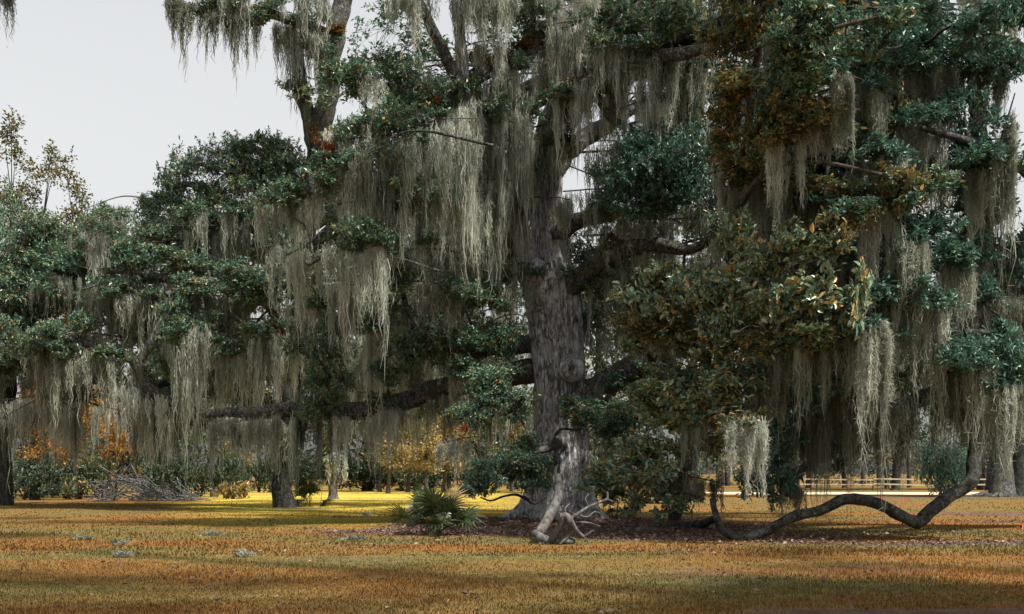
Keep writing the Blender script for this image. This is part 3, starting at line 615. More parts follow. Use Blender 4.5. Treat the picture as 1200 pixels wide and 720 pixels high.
Lm([(360, 270, 58, 9), (410, 242, 57, 6), (475, 230, 56, 4)]); Lm([(345, 430, 58, 9), (400, 410, 57, 7), (465, 420, 57, 4)])
Lm([(365, 235, 58, 8), (330, 190, 58, 6), (290, 170, 58, 4)]); Lm([(300, 350, 56, 6), (260, 390, 54, 5), (220, 395, 53, 4)])
Lm([(350, 380, 58, 8), (410, 330, 60, 6), (500, 320, 61, 4)]); Lm([(358, 290, 58, 7), (280, 300, 60, 5), (180, 280, 60, 4), (110, 300, 60, 3)])
for a_ in [(335, 332, 42, 24, 53), (300, 335, 40, 22, 53), (355, 322, 24, 16, 53), (245, 338, 34, 17, 53), (280, 325, 34, 14, 53), (207, 360, 22, 20, 52.8), (213, 390, 14, 16, 52.8), (190, 425, 18, 18, 54),
           (207, 305, 38, 15, 55), (236, 312, 30, 14, 55), (160, 305, 28, 22, 55), (130, 330, 26, 14, 55), (318, 383, 13, 10, 52), (270, 200, 38, 36, 57), (285, 180, 26, 22, 57), (330, 188, 40, 32, 57), (250, 230, 34, 26, 57),
           (295, 250, 58, 30, 57), (345, 245, 40, 26, 57), (330, 280, 40, 20, 56), (230, 260, 36, 24, 57), (207, 215, 20, 28, 57), (192, 235, 28, 14, 57), (180, 262, 26, 20, 57),
           (317, 5, 20, 10, 54), (307, 22, 20, 12, 54), (240, 14, 24, 18, 53.4), (262, 8, 18, 14, 53.6), (382, 20, 12, 10, 55), (397, 82, 22, 14, 55), (60, 395, 32, 16, 54), (100, 380, 20, 14, 54.6), (165, 380, 26, 20, 56), (240, 380, 26, 22, 56)]:
    lo.clump(*a_, 'oak_leaf', .165, 1.5, simple=True)
for a_ in [(120, 310, 56, 30, 60), (60, 275, 44, 34, 61), (40, 365, 50, 34, 61), (150, 365, 50, 28, 60), (250, 300, 60, 34, 60), (300, 215, 46, 40, 59), (200, 275, 44, 30, 60), (345, 300, 46, 34, 60), (280, 385, 50, 30, 60), (100, 350, 54, 30, 60), (15, 310, 40, 40, 61),
           (330, 420, 40, 34, 60), (210, 420, 46, 28, 60), (120, 440, 40, 22, 61), (400, 300, 44, 34, 60), (440, 380, 46, 34, 60), (390, 440, 40, 30, 60), (480, 300, 44, 36, 61), (510, 380, 40, 34, 61), (270, 450, 40, 24, 61), (60, 440, 36, 22, 62)]:
    lo.clump(*a_, 'oak_leaf', .18, 1.2, simple=True)
lo.clump(321, 384, 6, 9, 51.8, 'red_leaf', .2, .7, branch=False)
for a_ in [(388, 36, 24, 5, 55.4), (372, 160, 10, 10, 56), (300, 12, 30, 4, 54)]: lo.clump(*a_, 'fern', .14, 1, branch=False, simple=True, name='fern_tuft')
C_ = lo.curtain
for pts, Yd, l0, l1, t_, mm in [
    ([(315, 22), (345, 28), (388, 42)], 55, 45, 100, 26, 'moss'), ([(200, -5), (225, 10), (255, 15)], 53, 35, 85, 18, 'moss_dark'), ([(255, 14), (275, 15), (300, 18)], 53.6, 40, 90, 15, 'moss_dark'), ([(300, -20), (340, -15), (385, -12)], 54, 40, 90, 16, 'moss'), ([(210, -22), (250, -20), (295, -18)], 53, 40, 80, 14, 'moss'), ([(375, 60), (385, 70), (398, 66)], 55.4, 40, 80, 6, 'moss_dark'),
    ([(345, 55), (352, 100), (360, 120)], 56, 40, 90, 5, 'moss_dark'), ([(300, 392), (315, 385), (335, 390)], 52.4, 70, 130, 9, 'moss_pale'), ([(250, 400), (270, 405), (290, 412)], 52.8, 70, 140, 9, 'moss'),
    ([(170, 465), (200, 480), (240, 486)], 54.5, 50, 105, 16, 'moss'), ([(60, 430), (95, 410), (135, 415)], 54.6, 50, 105, 16, 'moss'), ([(95, 340), (140, 330), (185, 330)], 55.2, 50, 95, 16, 'moss_dark'),
    ([(150, 300), (190, 330), (210, 335)], 55.2, 60, 100, 12, 'moss_dark'), ([(98, 290), (112, 275), (128, 268)], 56, 50, 105, 7, 'moss_pale'), ([(250, 272), (275, 258), (305, 258)], 56.4, 60, 115, 13, 'moss'),
    ([(300, 262), (330, 270), (360, 275)], 56.6, 50, 110, 12, 'moss'), ([(200, 330), (240, 345), (290, 350)], 53.6, 40, 80, 14, 'moss_dark'), ([(335, 348), (350, 350), (365, 345)], 52.6, 60, 110, 7, 'moss'),
    ([(275, 500), (310, 500), (336, 498)], 57, 30, 80, 10, 'moss_dark'), ([(400, 415), (430, 415), (465, 422)], 57, 50, 110, 12, 'moss_dark'), ([(420, 332), (460, 325), (500, 322)], 60.5, 60, 130, 12, 'moss_dark'),
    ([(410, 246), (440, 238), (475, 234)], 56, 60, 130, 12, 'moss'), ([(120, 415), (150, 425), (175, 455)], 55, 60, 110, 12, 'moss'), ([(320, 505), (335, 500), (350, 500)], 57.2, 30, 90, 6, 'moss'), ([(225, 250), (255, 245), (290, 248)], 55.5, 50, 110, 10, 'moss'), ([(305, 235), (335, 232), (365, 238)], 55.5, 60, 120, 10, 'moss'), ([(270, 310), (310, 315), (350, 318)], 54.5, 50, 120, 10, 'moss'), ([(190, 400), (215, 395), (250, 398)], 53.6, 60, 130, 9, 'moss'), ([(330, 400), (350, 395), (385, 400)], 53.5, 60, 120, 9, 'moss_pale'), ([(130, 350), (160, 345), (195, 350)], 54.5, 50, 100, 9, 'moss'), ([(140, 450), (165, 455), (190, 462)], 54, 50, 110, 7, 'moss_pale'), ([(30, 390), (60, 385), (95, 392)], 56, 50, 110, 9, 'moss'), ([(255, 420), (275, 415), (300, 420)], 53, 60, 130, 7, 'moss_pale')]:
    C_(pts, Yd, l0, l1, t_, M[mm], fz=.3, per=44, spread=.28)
n_ok = 0
while n_ok < 95:
    px, py, Yd = rng.uniform(100, 570), rng.uniform(190, 485), rng.uniform(57, 67)
    if open_sky(px, py - 45): continue
    c = at(px, py, Yd); e = c + np.array([rng.uniform(2, 5) * (1 if px > 340 else -1), rng.normal() * 2.5, -rng.uniform(.1, 1.)]); ex, ey = proj(e)
    if open_sky(ex, ey - 45): continue
    fill_bough(lo, c, e, rng.uniform(1.8, 4.5), ['moss_dark', 'moss'][n_ok % 2], 'oak_leaf', 8, int(rng.random() < .65)); n_ok += 1

# ------------------------------------------------------------------ oak at the far left edge
fb = at(3, 592, 62); fb[2] = 0
fo = Tree('live_oak', fb, 'dark oak at the left edge of the photo, its moss reaching almost to the grass', bark='dark_bark'); fo.leafm = 'oak_leaf'
Lm = fo.limb
Lm([(3, 594, 62, 13), (4, 570, 62, 11), (6, 500, 62, 10), (10, 420, 62, 9), (22, 350, 62, 7), (40, 300, 62, 5)], 'trunk', 16)
Lm([(10, 430, 62, 7), (40, 415, 61, 6), (80, 430, 60, 4), (100, 470, 59, 3)]); Lm([(12, 400, 62, 6), (-30, 370, 61, 5), (-70, 380, 60, 3)]); Lm([(22, 350, 62, 5), (60, 310, 61, 4), (100, 290, 61, 3)])
for a_ in [(83, 288, 46, 32, 61), (118, 255, 20, 24, 61), (130, 262, 18, 20, 61), (35, 318, 44, 34, 61), (13, 378, 32, 38, 60.5), (70, 330, 34, 22, 61), (50, 280, 34, 22, 61.5), (-30, 330, 40, 40, 61), (-30, 250, 30, 50, 62), (105, 318, 16, 10, 61), (20, 425, 30, 16, 60)]:
    fo.clump(*a_, 'oak_leaf', .17, 1.5, simple=True)
for pts, Yd, l0, l1, t_, mm in [([(-10, 420), (30, 405), (60, 415)], 60, 50, 120, 16, 'moss_dark'), ([(0, 470), (45, 465), (92, 470)], 59, 60, 110, 20, 'moss'), ([(-20, 440), (0, 450), (15, 470)], 61, 80, 130, 10, 'moss_dark'),
                                ([(20, 330), (50, 325), (90, 320)], 60.4, 50, 90, 12, 'moss_dark'), ([(70, 470), (85, 480), (98, 500)], 58.6, 40, 75, 6, 'moss')]:
    fo.curtain(pts, Yd, l0, l1, t_, M[mm], fz=.3, per=44, spread=.28)

# ------------------------------------------------------------------ magnolia in front of the big oak
mb_ = at(792, 612, 39.5); mb_[2] = 0
ma = Tree('magnolia', mb_, 'tall magnolia with glossy green leaves rusty beneath, right of the massive trunk', bark='twig'); ma.leafm = 'bronze_leaf'
Lm = ma.limb
Lm([(792, 616, 39.5, 8), (798, 560, 38.5, 7.5), (815, 470, 36.5, 7), (840, 370, 34, 6), (862, 250, 31.5, 5.5), (880, 120, 30, 5), (895, 0, 29, 4), (900, -90, 29, 3)], 'trunk', 12)
Lm([(812, 480, 36.6, 5), (780, 440, 34, 4), (750, 400, 32.5, 3), (735, 355, 32, 2)]); Lm([(820, 450, 36, 5), (860, 400, 32, 4), (910, 350, 29.5, 3.5), (960, 310, 28, 3), (985, 265, 27.5, 2)])
Lm([(802, 545, 38, 5), (770, 555, 35, 4), (730, 560, 33, 3), (700, 565, 32.5, 2)]); Lm([(862, 250, 31.5, 4), (900, 200, 29, 3), (960, 190, 28, 2.5), (1050, 210, 27.5, 2)])
Lm([(880, 120, 30, 4), (920, 80, 28, 3), (960, 40, 27, 2.5), (1030, 20, 26, 2)])
mg = [(745, 352, 24, 20, 32), (770, 330, 30, 18, 32), (810, 325, 36, 22, 31.5), (790, 368, 48, 32, 31), (842, 350, 42, 38, 30.4), (870, 292, 28, 28, 30), (865, 265, 14, 16, 30), (882, 340, 40, 32, 29.6), (850, 400, 48, 30, 30), (762, 388, 30, 20, 31.6), (742, 402, 18, 14, 32),
      (772, 447, 32, 18, 31.6), (805, 450, 46, 24, 31), (850, 450, 42, 30, 30.4), (760, 474, 34, 18, 31.8), (802, 490, 46, 24, 31.4), (722, 552, 34, 24, 32.2), (760, 556, 42, 26, 31.8), (700, 566, 20, 11, 32.4), (792, 588, 26, 18, 32), (760, 524, 36, 20, 32), (745, 590, 22, 12, 32.2),
      (832, 520, 34, 24, 31.6), (860, 482, 38, 26, 30.6), (935, 282, 38, 28, 28.4), (967, 302, 30, 24, 28), (965, 352, 46, 28, 28), (920, 348, 36, 30, 28.6), (940, 387, 46, 14, 28.4), (1004, 350, 14, 38, 27.4), (900, 380, 36, 26, 29), (905, 420, 30, 20, 29.4), (810, 410, 34, 20, 31), (905, 310, 26, 22, 29)]
for a_ in mg: ma.clump(*a_, 'magnolia_leaf', .158, 1.5)
for a_ in [(985, 258, 34, 30, 27.6), (850, 60, 26, 28, 29.4), (872, 100, 36, 30, 29), (850, 140, 22, 28, 29.4), (842, 170, 24, 18, 29.6), (882, 160, 26, 20, 29), (872, 30, 34, 20, 28.8), (890, 185, 22, 14, 29), (983, 222, 44, 16, 28), (1060, 214, 42, 28, 28),
           (1060, 145, 22, 30, 29.6), (935, 284, 18, 10, 28), (1040, 235, 30, 20, 28)]: ma.clump(*a_, 'bronze_leaf', .135, 1.3)
for a_ in [(933, 22, 50, 32, 27.4), (920, 48, 36, 22, 27.4), (967, 28, 40, 28, 27), (920, 74, 30, 24, 27.6), (950, 58, 34, 24, 27), (943, 103, 34, 18, 27.6), (913, 117, 24, 28, 28), (1033, 18, 40, 17, 26.4), (1000, 60, 26, 18, 26.8), (1100, 214, 38, 18, 28)]:
    ma.clump(*a_, 'oak_leaf', .14, 1.2)
for k in range(12):
    c = at(rng.uniform(820, 1050), rng.uniform(-130, -20), rng.uniform(27, 32)); leaf_clump(ma.o, c, rng.uniform(.7, 1.3, 3), M['bronze_leaf'], .17, .6, True)
# the largest single leaves at the front of the crown
lm4 = []
for q in range(5):
    b = Buf(); leaves(b, np.zeros((1, 3)), np.array([[1, 0, .1]]), np.array([.18]), np.array([.09])); lo_ = b.build('leaf', M['magnolia_leaf'], None); lm4.append(lo_.data); bpy.data.objects.remove(lo_)
for k in range(280):
    a_ = mg[k % len(mg)]; c = at(a_[0], a_[1], a_[4]); kk = a_[4] / F; u = runit(1)[0]; u[1] = -abs(u[1]) - .2; u = u / np.linalg.norm(u)
    o = bpy.data.objects.new('leaf', lm4[k % 5]); S.collection.objects.link(o); o.parent = ma.o
    o.location = [float(q) for q in c + u * np.array([a_[2], (a_[2] + a_[3]) * .5, a_[3]]) * kk * rng.uniform(1.05, 1.35) - mb_]; o.rotation_euler = (rng.normal() * .7, rng.normal() * .7, rng.random() * 6.283); o.scale = [float(rng.uniform(.75, 1.2))] * 3
# bare pale twigs among the leaves
for k in range(26):
    px, py = [(rng.uniform(860, 930), rng.uniform(320, 390)), (rng.uniform(930, 1010), rng.uniform(260, 300)), (rng.uniform(740, 860), rng.uniform(400, 480)), (rng.uniform(930, 1000), rng.uniform(60, 120))][k % 4]
    p = at(px, py, 28.2 if px > 850 else 30.6); q = [p]
    for s_ in range(4): q.append(q[-1] + (runit(1)[0] * [1, .5, .6] + [.3, -.2, 0]) * .22)
    b = Buf(); tube(b, spline(q, 3), np.linspace(.012, .004, 13), 4, 0, cap=False); b.build('bare_twig', M['pale_bark'], ma.o)
C_ = ma.curtain
for pts, Yd, l0, l1, t_, mm in [([(940, 152), (960, 146), (985, 142)], 28, 60, 100, 9, 'moss'), ([(905, 172), (920, 165), (938, 162)], 28.4, 70, 110, 8, 'moss_pale'), ([(800, 482), (815, 476), (835, 474)], 31, 60, 115, 9, 'moss'),
                                ([(850, 220), (880, 215), (920, 215)], 31, 60, 110, 14, 'moss'), ([(900, 400), (950, 402), (1000, 402)], 29, 60, 105, 18, 'moss_dark'), ([(780, 560), (810, 560), (850, 568)], 32, 30, 66, 12, 'moss_dark'), ([(765, 395), (780, 390), (792, 392)], 31, 30, 60, 5, 'moss'),
                                ([(870, 440), (900, 436), (925, 440)], 30, 50, 100, 10, 'moss_dark'), ([(880, 100), (910, 130), (950, 125)], 28.6, 50, 100, 10, 'moss_dark'), ([(830, 205), (870, 195), (900, 190)], 31, 40, 90, 10, 'moss')]:
    C_(pts, Yd, l0, l1, t_, M[mm], fz=1.2, per=56, spread=.17)

# ------------------------------------------------------------------ the oak at the right
rbp = at(1330, 620, 36); rbp[2] = 0
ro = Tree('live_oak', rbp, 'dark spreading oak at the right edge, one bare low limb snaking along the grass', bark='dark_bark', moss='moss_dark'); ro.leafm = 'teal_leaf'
Lm = ro.limb
Lm([(1330, 620, 36, 50), (1325, 580, 36, 42), (1315, 450, 36, 38), (1300, 330, 35.5, 34), (1290, 200, 35, 28), (1280, 80, 34, 22), (1260, -60, 33, 16)], 'trunk', 22, 8)
snake = Lm([(1300, 340, 35.5, 14), (1230, 380, 33, 10.2), (1170, 440, 31.8, 8.87), (1146, 500, 31, 8.24), (1141, 540, 30.6, 8.24), (1135, 567, 30.3, 7.92), (1112, 585, 30.1, 7.6), (1090, 599, 29.9, 7.6), (1076, 611, 29.8, 7.92), (1068, 611, 29.75, 7.6), (1050, 601, 29.7, 7.29), (1025, 588, 29.7, 7.29), (1003, 583, 29.7, 6.97), (985, 585, 29.7, 6.65), (963, 597, 29.7, 6.02), (932, 606, 29.6, 6.02), (907, 619, 29.6, 5.71),
     (882, 628, 29.5, 5.38), (860, 628, 29.5, 4.75), (845, 619, 29.5, 4.12), (838, 600, 29.6, 3.8), (833, 585, 30, 2.54)], 'snaking_limb', 16, 8, bump=.16)
Lm([(1300, 370, 35.5, 18), (1210, 425, 33.5, 13), (1140, 440, 33, 11), (1085, 465, 32.5, 9.5), (1030, 490, 32.2, 9), (1000, 507, 32, 8.5), (975, 522, 32, 8), (952, 543, 32, 6.5), (928, 556, 32, 4.5), (915, 575, 32, 3)])
Lm([(1005, 505, 32, 5), (985, 495, 31.8, 5), (955, 498, 31.5, 4), (930, 480, 31.4, 3)])
Lm([(1298, 310, 35, 16), (1210, 300, 33, 11), (1150, 296, 32, 9), (1100, 292, 31, 7), (1058, 287, 30, 5), (1012, 262, 29.4, 3)])
Lm([(1285, 150, 34.6, 18), (1200, 62, 32, 12), (1120, 52, 31, 9), (1050, 62, 30, 7), (980, 82, 29, 5), (920, 112, 28, 3)])
Lm([(1305, 430, 35.6, 16), (1215, 430, 34, 11), (1165, 340, 33.6, 11), (1153, 235, 34, 10), (1148, 150, 34, 9), (1140, 70, 34, 7)])
Lm([(1295, 260, 35, 14), (1230, 220, 32, 10), (1180, 190, 30, 7), (1130, 165, 29, 5), (1080, 150, 28.6, 3)])
Lm([(1280, 80, 34, 14), (1180, -20, 31, 10), (1090, -30, 29, 7), (1000, -20, 28, 4)])
Lm([(1300, 390, 35.5, 10), (1220, 400, 31, 7), (1180, 392, 29.6, 5), (1130, 388, 29, 3)])
for a_ in [(1185, 408, 26, 34, 29), (1192, 440, 22, 22, 29), (1175, 385, 20, 14, 29.4), (1040, 320, 26, 24, 28.4), (1022, 345, 14, 16, 28.2), (1057, 292, 22, 16, 28.6), (1087, 267, 44, 24, 28.6), (1057, 258, 22, 18, 28.6), (1087, 12, 36, 16, 28), (1150, 33, 44, 28, 29), (1180, 70, 30, 24, 30), (1127, 120, 28, 24, 29.4), (1140, 152, 28, 26, 29.6),
           (1153, 190, 26, 22, 30), (1133, 175, 22, 16, 29.6), (905, 548, 28, 30, 31), (888, 572, 22, 18, 31), (920, 500, 26, 24, 31), (895, 515, 24, 20, 31), (930, 470, 24, 18, 31), (1190, 290, 24, 30, 31), (1170, 250, 24, 20, 31), (1195, 20, 20, 30, 29), (985, 545, 12, 10, 32), (1000, 470, 30, 14, 31.6)]:
    ro.clump(*a_, 'teal_leaf', .145, 1.3)
for k in range(10):
    c = at(rng.uniform(1120, 1420), rng.uniform(-150, -25), rng.uniform(28, 36)); leaf_clump(ro.o, c, rng.uniform(1., 2., 3) * [1, 1, .6], M['teal_leaf'], .2, .5, True)
C_ = ro.curtain
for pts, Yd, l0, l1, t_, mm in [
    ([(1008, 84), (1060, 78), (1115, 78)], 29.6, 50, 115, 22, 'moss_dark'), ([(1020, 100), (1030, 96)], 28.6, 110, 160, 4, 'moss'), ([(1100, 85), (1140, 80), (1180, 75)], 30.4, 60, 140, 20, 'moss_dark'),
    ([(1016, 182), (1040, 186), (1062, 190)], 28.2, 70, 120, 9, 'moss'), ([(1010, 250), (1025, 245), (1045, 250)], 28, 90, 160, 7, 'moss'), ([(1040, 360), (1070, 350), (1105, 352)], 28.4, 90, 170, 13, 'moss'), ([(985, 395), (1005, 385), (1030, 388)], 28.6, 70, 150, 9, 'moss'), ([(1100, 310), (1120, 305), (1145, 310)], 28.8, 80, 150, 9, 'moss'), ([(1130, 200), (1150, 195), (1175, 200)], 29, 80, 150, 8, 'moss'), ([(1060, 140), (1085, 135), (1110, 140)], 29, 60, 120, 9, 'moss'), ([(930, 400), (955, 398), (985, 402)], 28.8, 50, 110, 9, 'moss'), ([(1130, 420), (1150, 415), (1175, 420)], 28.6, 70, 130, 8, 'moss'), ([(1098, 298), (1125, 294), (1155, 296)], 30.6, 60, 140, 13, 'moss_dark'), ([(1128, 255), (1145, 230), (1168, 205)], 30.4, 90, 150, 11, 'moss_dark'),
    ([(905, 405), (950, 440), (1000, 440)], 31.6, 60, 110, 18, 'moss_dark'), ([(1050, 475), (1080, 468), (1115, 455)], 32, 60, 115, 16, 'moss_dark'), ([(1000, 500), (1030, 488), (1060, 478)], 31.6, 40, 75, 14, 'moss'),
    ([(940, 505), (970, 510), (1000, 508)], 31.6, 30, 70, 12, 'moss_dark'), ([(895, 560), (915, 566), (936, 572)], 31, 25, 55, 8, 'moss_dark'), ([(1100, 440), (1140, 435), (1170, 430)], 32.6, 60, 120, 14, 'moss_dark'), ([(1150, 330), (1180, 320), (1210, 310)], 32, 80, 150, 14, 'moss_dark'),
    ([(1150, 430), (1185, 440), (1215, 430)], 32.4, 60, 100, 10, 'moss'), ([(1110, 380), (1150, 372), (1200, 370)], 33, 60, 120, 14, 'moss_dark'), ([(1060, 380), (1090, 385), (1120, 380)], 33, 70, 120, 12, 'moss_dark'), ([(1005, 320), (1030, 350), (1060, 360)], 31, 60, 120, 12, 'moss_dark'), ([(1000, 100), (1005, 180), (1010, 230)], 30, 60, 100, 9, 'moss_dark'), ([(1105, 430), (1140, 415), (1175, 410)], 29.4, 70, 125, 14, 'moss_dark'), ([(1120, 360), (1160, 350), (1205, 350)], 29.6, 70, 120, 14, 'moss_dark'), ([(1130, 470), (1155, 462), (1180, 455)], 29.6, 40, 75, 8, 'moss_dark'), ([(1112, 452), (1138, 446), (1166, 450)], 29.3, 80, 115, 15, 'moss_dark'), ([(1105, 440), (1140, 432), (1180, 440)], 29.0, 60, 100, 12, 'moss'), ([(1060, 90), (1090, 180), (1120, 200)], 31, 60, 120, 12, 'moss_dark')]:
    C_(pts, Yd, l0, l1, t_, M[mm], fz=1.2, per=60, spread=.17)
n_ok = 0
while n_ok < 140:
    px, py, Yd = rng.uniform(900, 1270), rng.uniform(-40, 460), rng.uniform(32, 42) - (3.5 if n_ok % 3 == 0 else 0)
    if n_ok % 3 == 0 and px < 1010: px += 110; c = at(px, py, Yd); e = c + np.array([rng.uniform(-4, -1.5), rng.normal() * 2, -rng.uniform(.1, .9)])
    fill_bough(ro, c, e, rng.uniform(1.8, 4.2), ['moss_dark', 'moss_dark', 'moss'][n_ok % 3], 'teal_leaf', 9, int(rng.random() < .28)); n_ok += 1

# ------------------------------------------------------------------ the oak whose boughs hang over the lawn above the frame
oo = Tree('live_oak', (19, 3, 0), 'oak beside the camera whose boughs shade the near lawn', bark='dark_bark')
def limb3(tree, rows, name='limb', sides=12):
    Q = spline(rows, 7); b = Buf(); tube(b, Q[:, :3], Q[:, 3], sides, .13); tree.pts += list(Q[:, :3]); tree.rad += list(Q[:, 3]); return b.build(name, tree.bark, tree.o)
limb3(oo, [(19, 3, -.1, 1.2), (19, 3, .8, .85), (18.7, 3.2, 4, .75), (18, 4, 8, .6), (17.5, 5, 13, .4)], 'trunk', 18)
limb3(oo, [(18.4, 3.6, 6.5, .4), (11, 10, 12, .3), (3, 17, 15, .24), (-5, 23, 14.6, .16), (-11, 28, 13.4, .07)])
limb3(oo, [(18, 4, 8, .4), (14, 9, 12, .3), (10, 13, 13.5, .1)]); limb3(oo, [(18, 4, 8, .35), (8, 6, 13, .25), (-2, 9, 14, .15), (-10, 14, 13.5, .07)])
for k in range(46):
    i = rng.integers(36, len(oo.pts)); c = np.array(oo.pts[i]) + rng.normal(size=3) * [2.6, 2.4, .8]; rad = rng.uniform(1.2, 2.3, 3) * [1, 1, .5]
    c[2] = max(c[2], 3.4 + .386 * (c[1] + rad[1]) + rad[2])
    oo.branch_to(c); leaf_clump(oo.o, c, rad, M['oak_leaf'], .26, .42, True)

for k in range(54):  # unseen clumps added along the sun's rays to darken the near right lawn
    c = np.array([rng.uniform(3.2, 9.5), rng.uniform(12.2, 17.0), 0]) + np.array(sv) * (rng.uniform(10.5, 13.5) / sv.z); oo.branch_to(c); leaf_clump(oo.o, c, rng.uniform(1.1, 1.6, 3) * [1, 1, .55], M['oak_leaf'], .26, 1.0, True)

# ------------------------------------------------------------------ festoons that hang apart, each a thing of its own
FG = 'moss festoons hanging on their own'
def fest(tree, pts, Yd, l0, l1, t_, mm, label, spread=.17, per=80, fz=1.5):
    tree.curtain(pts, Yd, l0 * .55, l1, int(t_ * 1.7), M[mm], label, per=int(per * .6), spread=spread, fz=fz, rf=.62)
    if tree.leafm and py_min(pts) > 20:
        for q in range(2): leaf_clump(tree.o, at(pts[q][0], pts[q][1] - 4, Yd + .15), np.array([1, 1, .55]) * .5 * Yd / 38, M[tree.leafm], .15 if Yd < 45 else .19, 1.0, Yd > 33)
fest(lo, [(206, 398), (222, 385), (240, 378)], 52, 110, 180, 12, 'moss', 'broad pale moss festoon under the leafy bough left of the dark slim trunk', .24, 60, .5)
fest(lo, [(296, 395), (312, 388), (328, 388)], 51.6, 90, 140, 8, 'moss', 'narrow pale moss festoon with reddish leaves at its top', .2, 60, .5)
fest(ma, [(852, 500), (868, 494), (892, 492)], 27.6, 75, 112, 11, 'moss_pale', 'bright shaggy moss festoon dangling just above the start of the snaking limb', .14, 90, 1.6)
fest(ro, [(1006, 388), (1020, 382), (1042, 380)], 27.4, 100, 185, 11, 'moss', 'longest pale moss festoon, hanging above the hump of the snaking limb', .15, 90, 1.6)
fest(ro, [(1056, 290), (1072, 282), (1092, 284)], 27.8, 90, 140, 10, 'moss', 'thick tan moss festoon with ragged fingers above the V in the snaking limb', .17, 90, 1.6)
fest(ro, [(972, 88), (985, 84), (998, 92)], 27.6, 70, 125, 8, 'moss', 'upper moss festoon hanging from a twig beside the bronze leaves', .15, 90, 1.5)
fest(ro, [(1168, 180), (1178, 150), (1190, 110)], 28.4, 110, 170, 8, 'moss', 'long grey moss festoon near the right edge, high in the shade', .14, 90, 1.5)
fest(ro, [(1162, 455), (1180, 448), (1200, 450)], 28.6, 80, 130, 9, 'moss', 'grey moss festoon in front of the twin far trunks at right', .15, 90, 1.5)
fest(oak, [(884, 188), (898, 182), (912, 180)], 33.5, 70, 120, 8, 'moss_pale', 'pale moss festoon left of the bronze foliage, high in the middle right', .17, 70, 1)
fest(lo, [(272, -6), (277, -4), (282, -4)], 53, 80, 130, 3, 'moss_dark', 'thin dark moss streamer hanging alone against the open sky', .12, 60, .4)
fest(lo, [(206, -4), (212, -4)], 52.6, 45, 75, 3, 'moss_dark', 'short dark moss streamer at the tip of the bough in the open sky', .16, 60, .4)
fest(oo, [(-3, -8), (8, -6), (18, -8)], 28, 25, 66, 5, 'moss_dark', 'moss streamer in the top left corner of the sky', .12, 60, .5)
fest(oo, [(155, -34), (161, -34)], 28, 40, 52, 2, 'moss_dark', 'tiny dark moss tip poking into the open sky from above', .08, 50, .5)
fest(oak, [(482, 0), (488, -2), (494, 0)], 35.4, 75, 100, 4, 'moss', 'moss column hanging in the notch of sky above the leafy bough', .14, 70, .8)
fest(oak, [(440, 470), (450, 476), (462, 480)], 40, 60, 100, 5, 'moss_pale', 'pale moss festoon below the long level limb, over the sunlit grass', .16, 60, .8)

# ------------------------------------------------------------------ palmettos
def palmetto(px, py, Yd, n_f, size, label, group=None, seed=1, dry=.15):
    g_ = np.random.default_rng(seed); base = at(px, py, Yd); base[2] = gz(base[0], base[1]) - .03
    t = thing('palmetto', base, label, 'palmetto', group)
    for k in range(n_f):
        a = k * 2.4 + g_.normal() * .3; el = g_.uniform(.3, 1.2) if k > n_f * .45 else g_.uniform(.95, 1.5); ln = size * g_.uniform(.5, .95)
        d = np.array([math.cos(a) * math.cos(el), math.sin(a) * math.cos(el) * .8, math.sin(el)]); b = Buf(); p0 = base + g_.normal(size=3) * [.16, .16, 0]
        hub = p0 + d * ln; mid = p0 + d * ln * .5 + [0, 0, .07]
        tube(b, spline([p0, mid, hub], 4), np.linspace(.016, .009, 9), 4, 0, slot=1, cap=False)
        dd = nrm(d + np.array([0, 0, -.25])); s = nrm(np.cross(dd, [0, 0, 1.]) + g_.normal(size=3) * .35); s = nrm(s - dd * s.dot(dd)); nn = np.cross(s, dd)
        m_ = 19; fan = np.linspace(-1.9, 1.9, m_)
        for q, f_ in enumerate(fan):
            bd = nrm(dd * math.cos(f_) + s * math.sin(f_) + nn * (.12 * math.cos(f_ * 2))); BL = size * .6 * (1 - .22 * abs(f_) / 1.9) * g_.uniform(.9, 1.08)
            sd_ = nrm(np.cross(bd, nn)) * .026 * size; tipd = np.array([0, 0, -1.]) * BL * (.10 + .16 * g_.random())
            m1 = hub + bd * BL * .5; V = [hub - sd_ * .3, hub + sd_ * .3, m1 + sd_ + nn * .012, m1 - sd_ + nn * .012, hub + bd * BL + tipd]
            b.add(V, [[0, 1, 2, 3]]); b.add(np.zeros((0, 3)), np.array([[3, 2, 4]]) - 5)
        o = b.build('frond', [M['palm_dry'] if g_.random() < dry else M['palm'], M['palm']], t)
    return t
palmetto(507, 629, 31.6, 22, 1.12, 'big bushy palmetto clump on the bare earth left of the massive trunk', 'palmettos', 3, .14)
palmetto(722, 609, 41, 9, .95, 'small drooping palmetto just right of the massive trunk', 'palmettos', 4, .1)
palmetto(360, 592, 60, 12, 1.25, 'small palmetto in shade beside the dark slim trunk', 'palmettos', 5, .1)

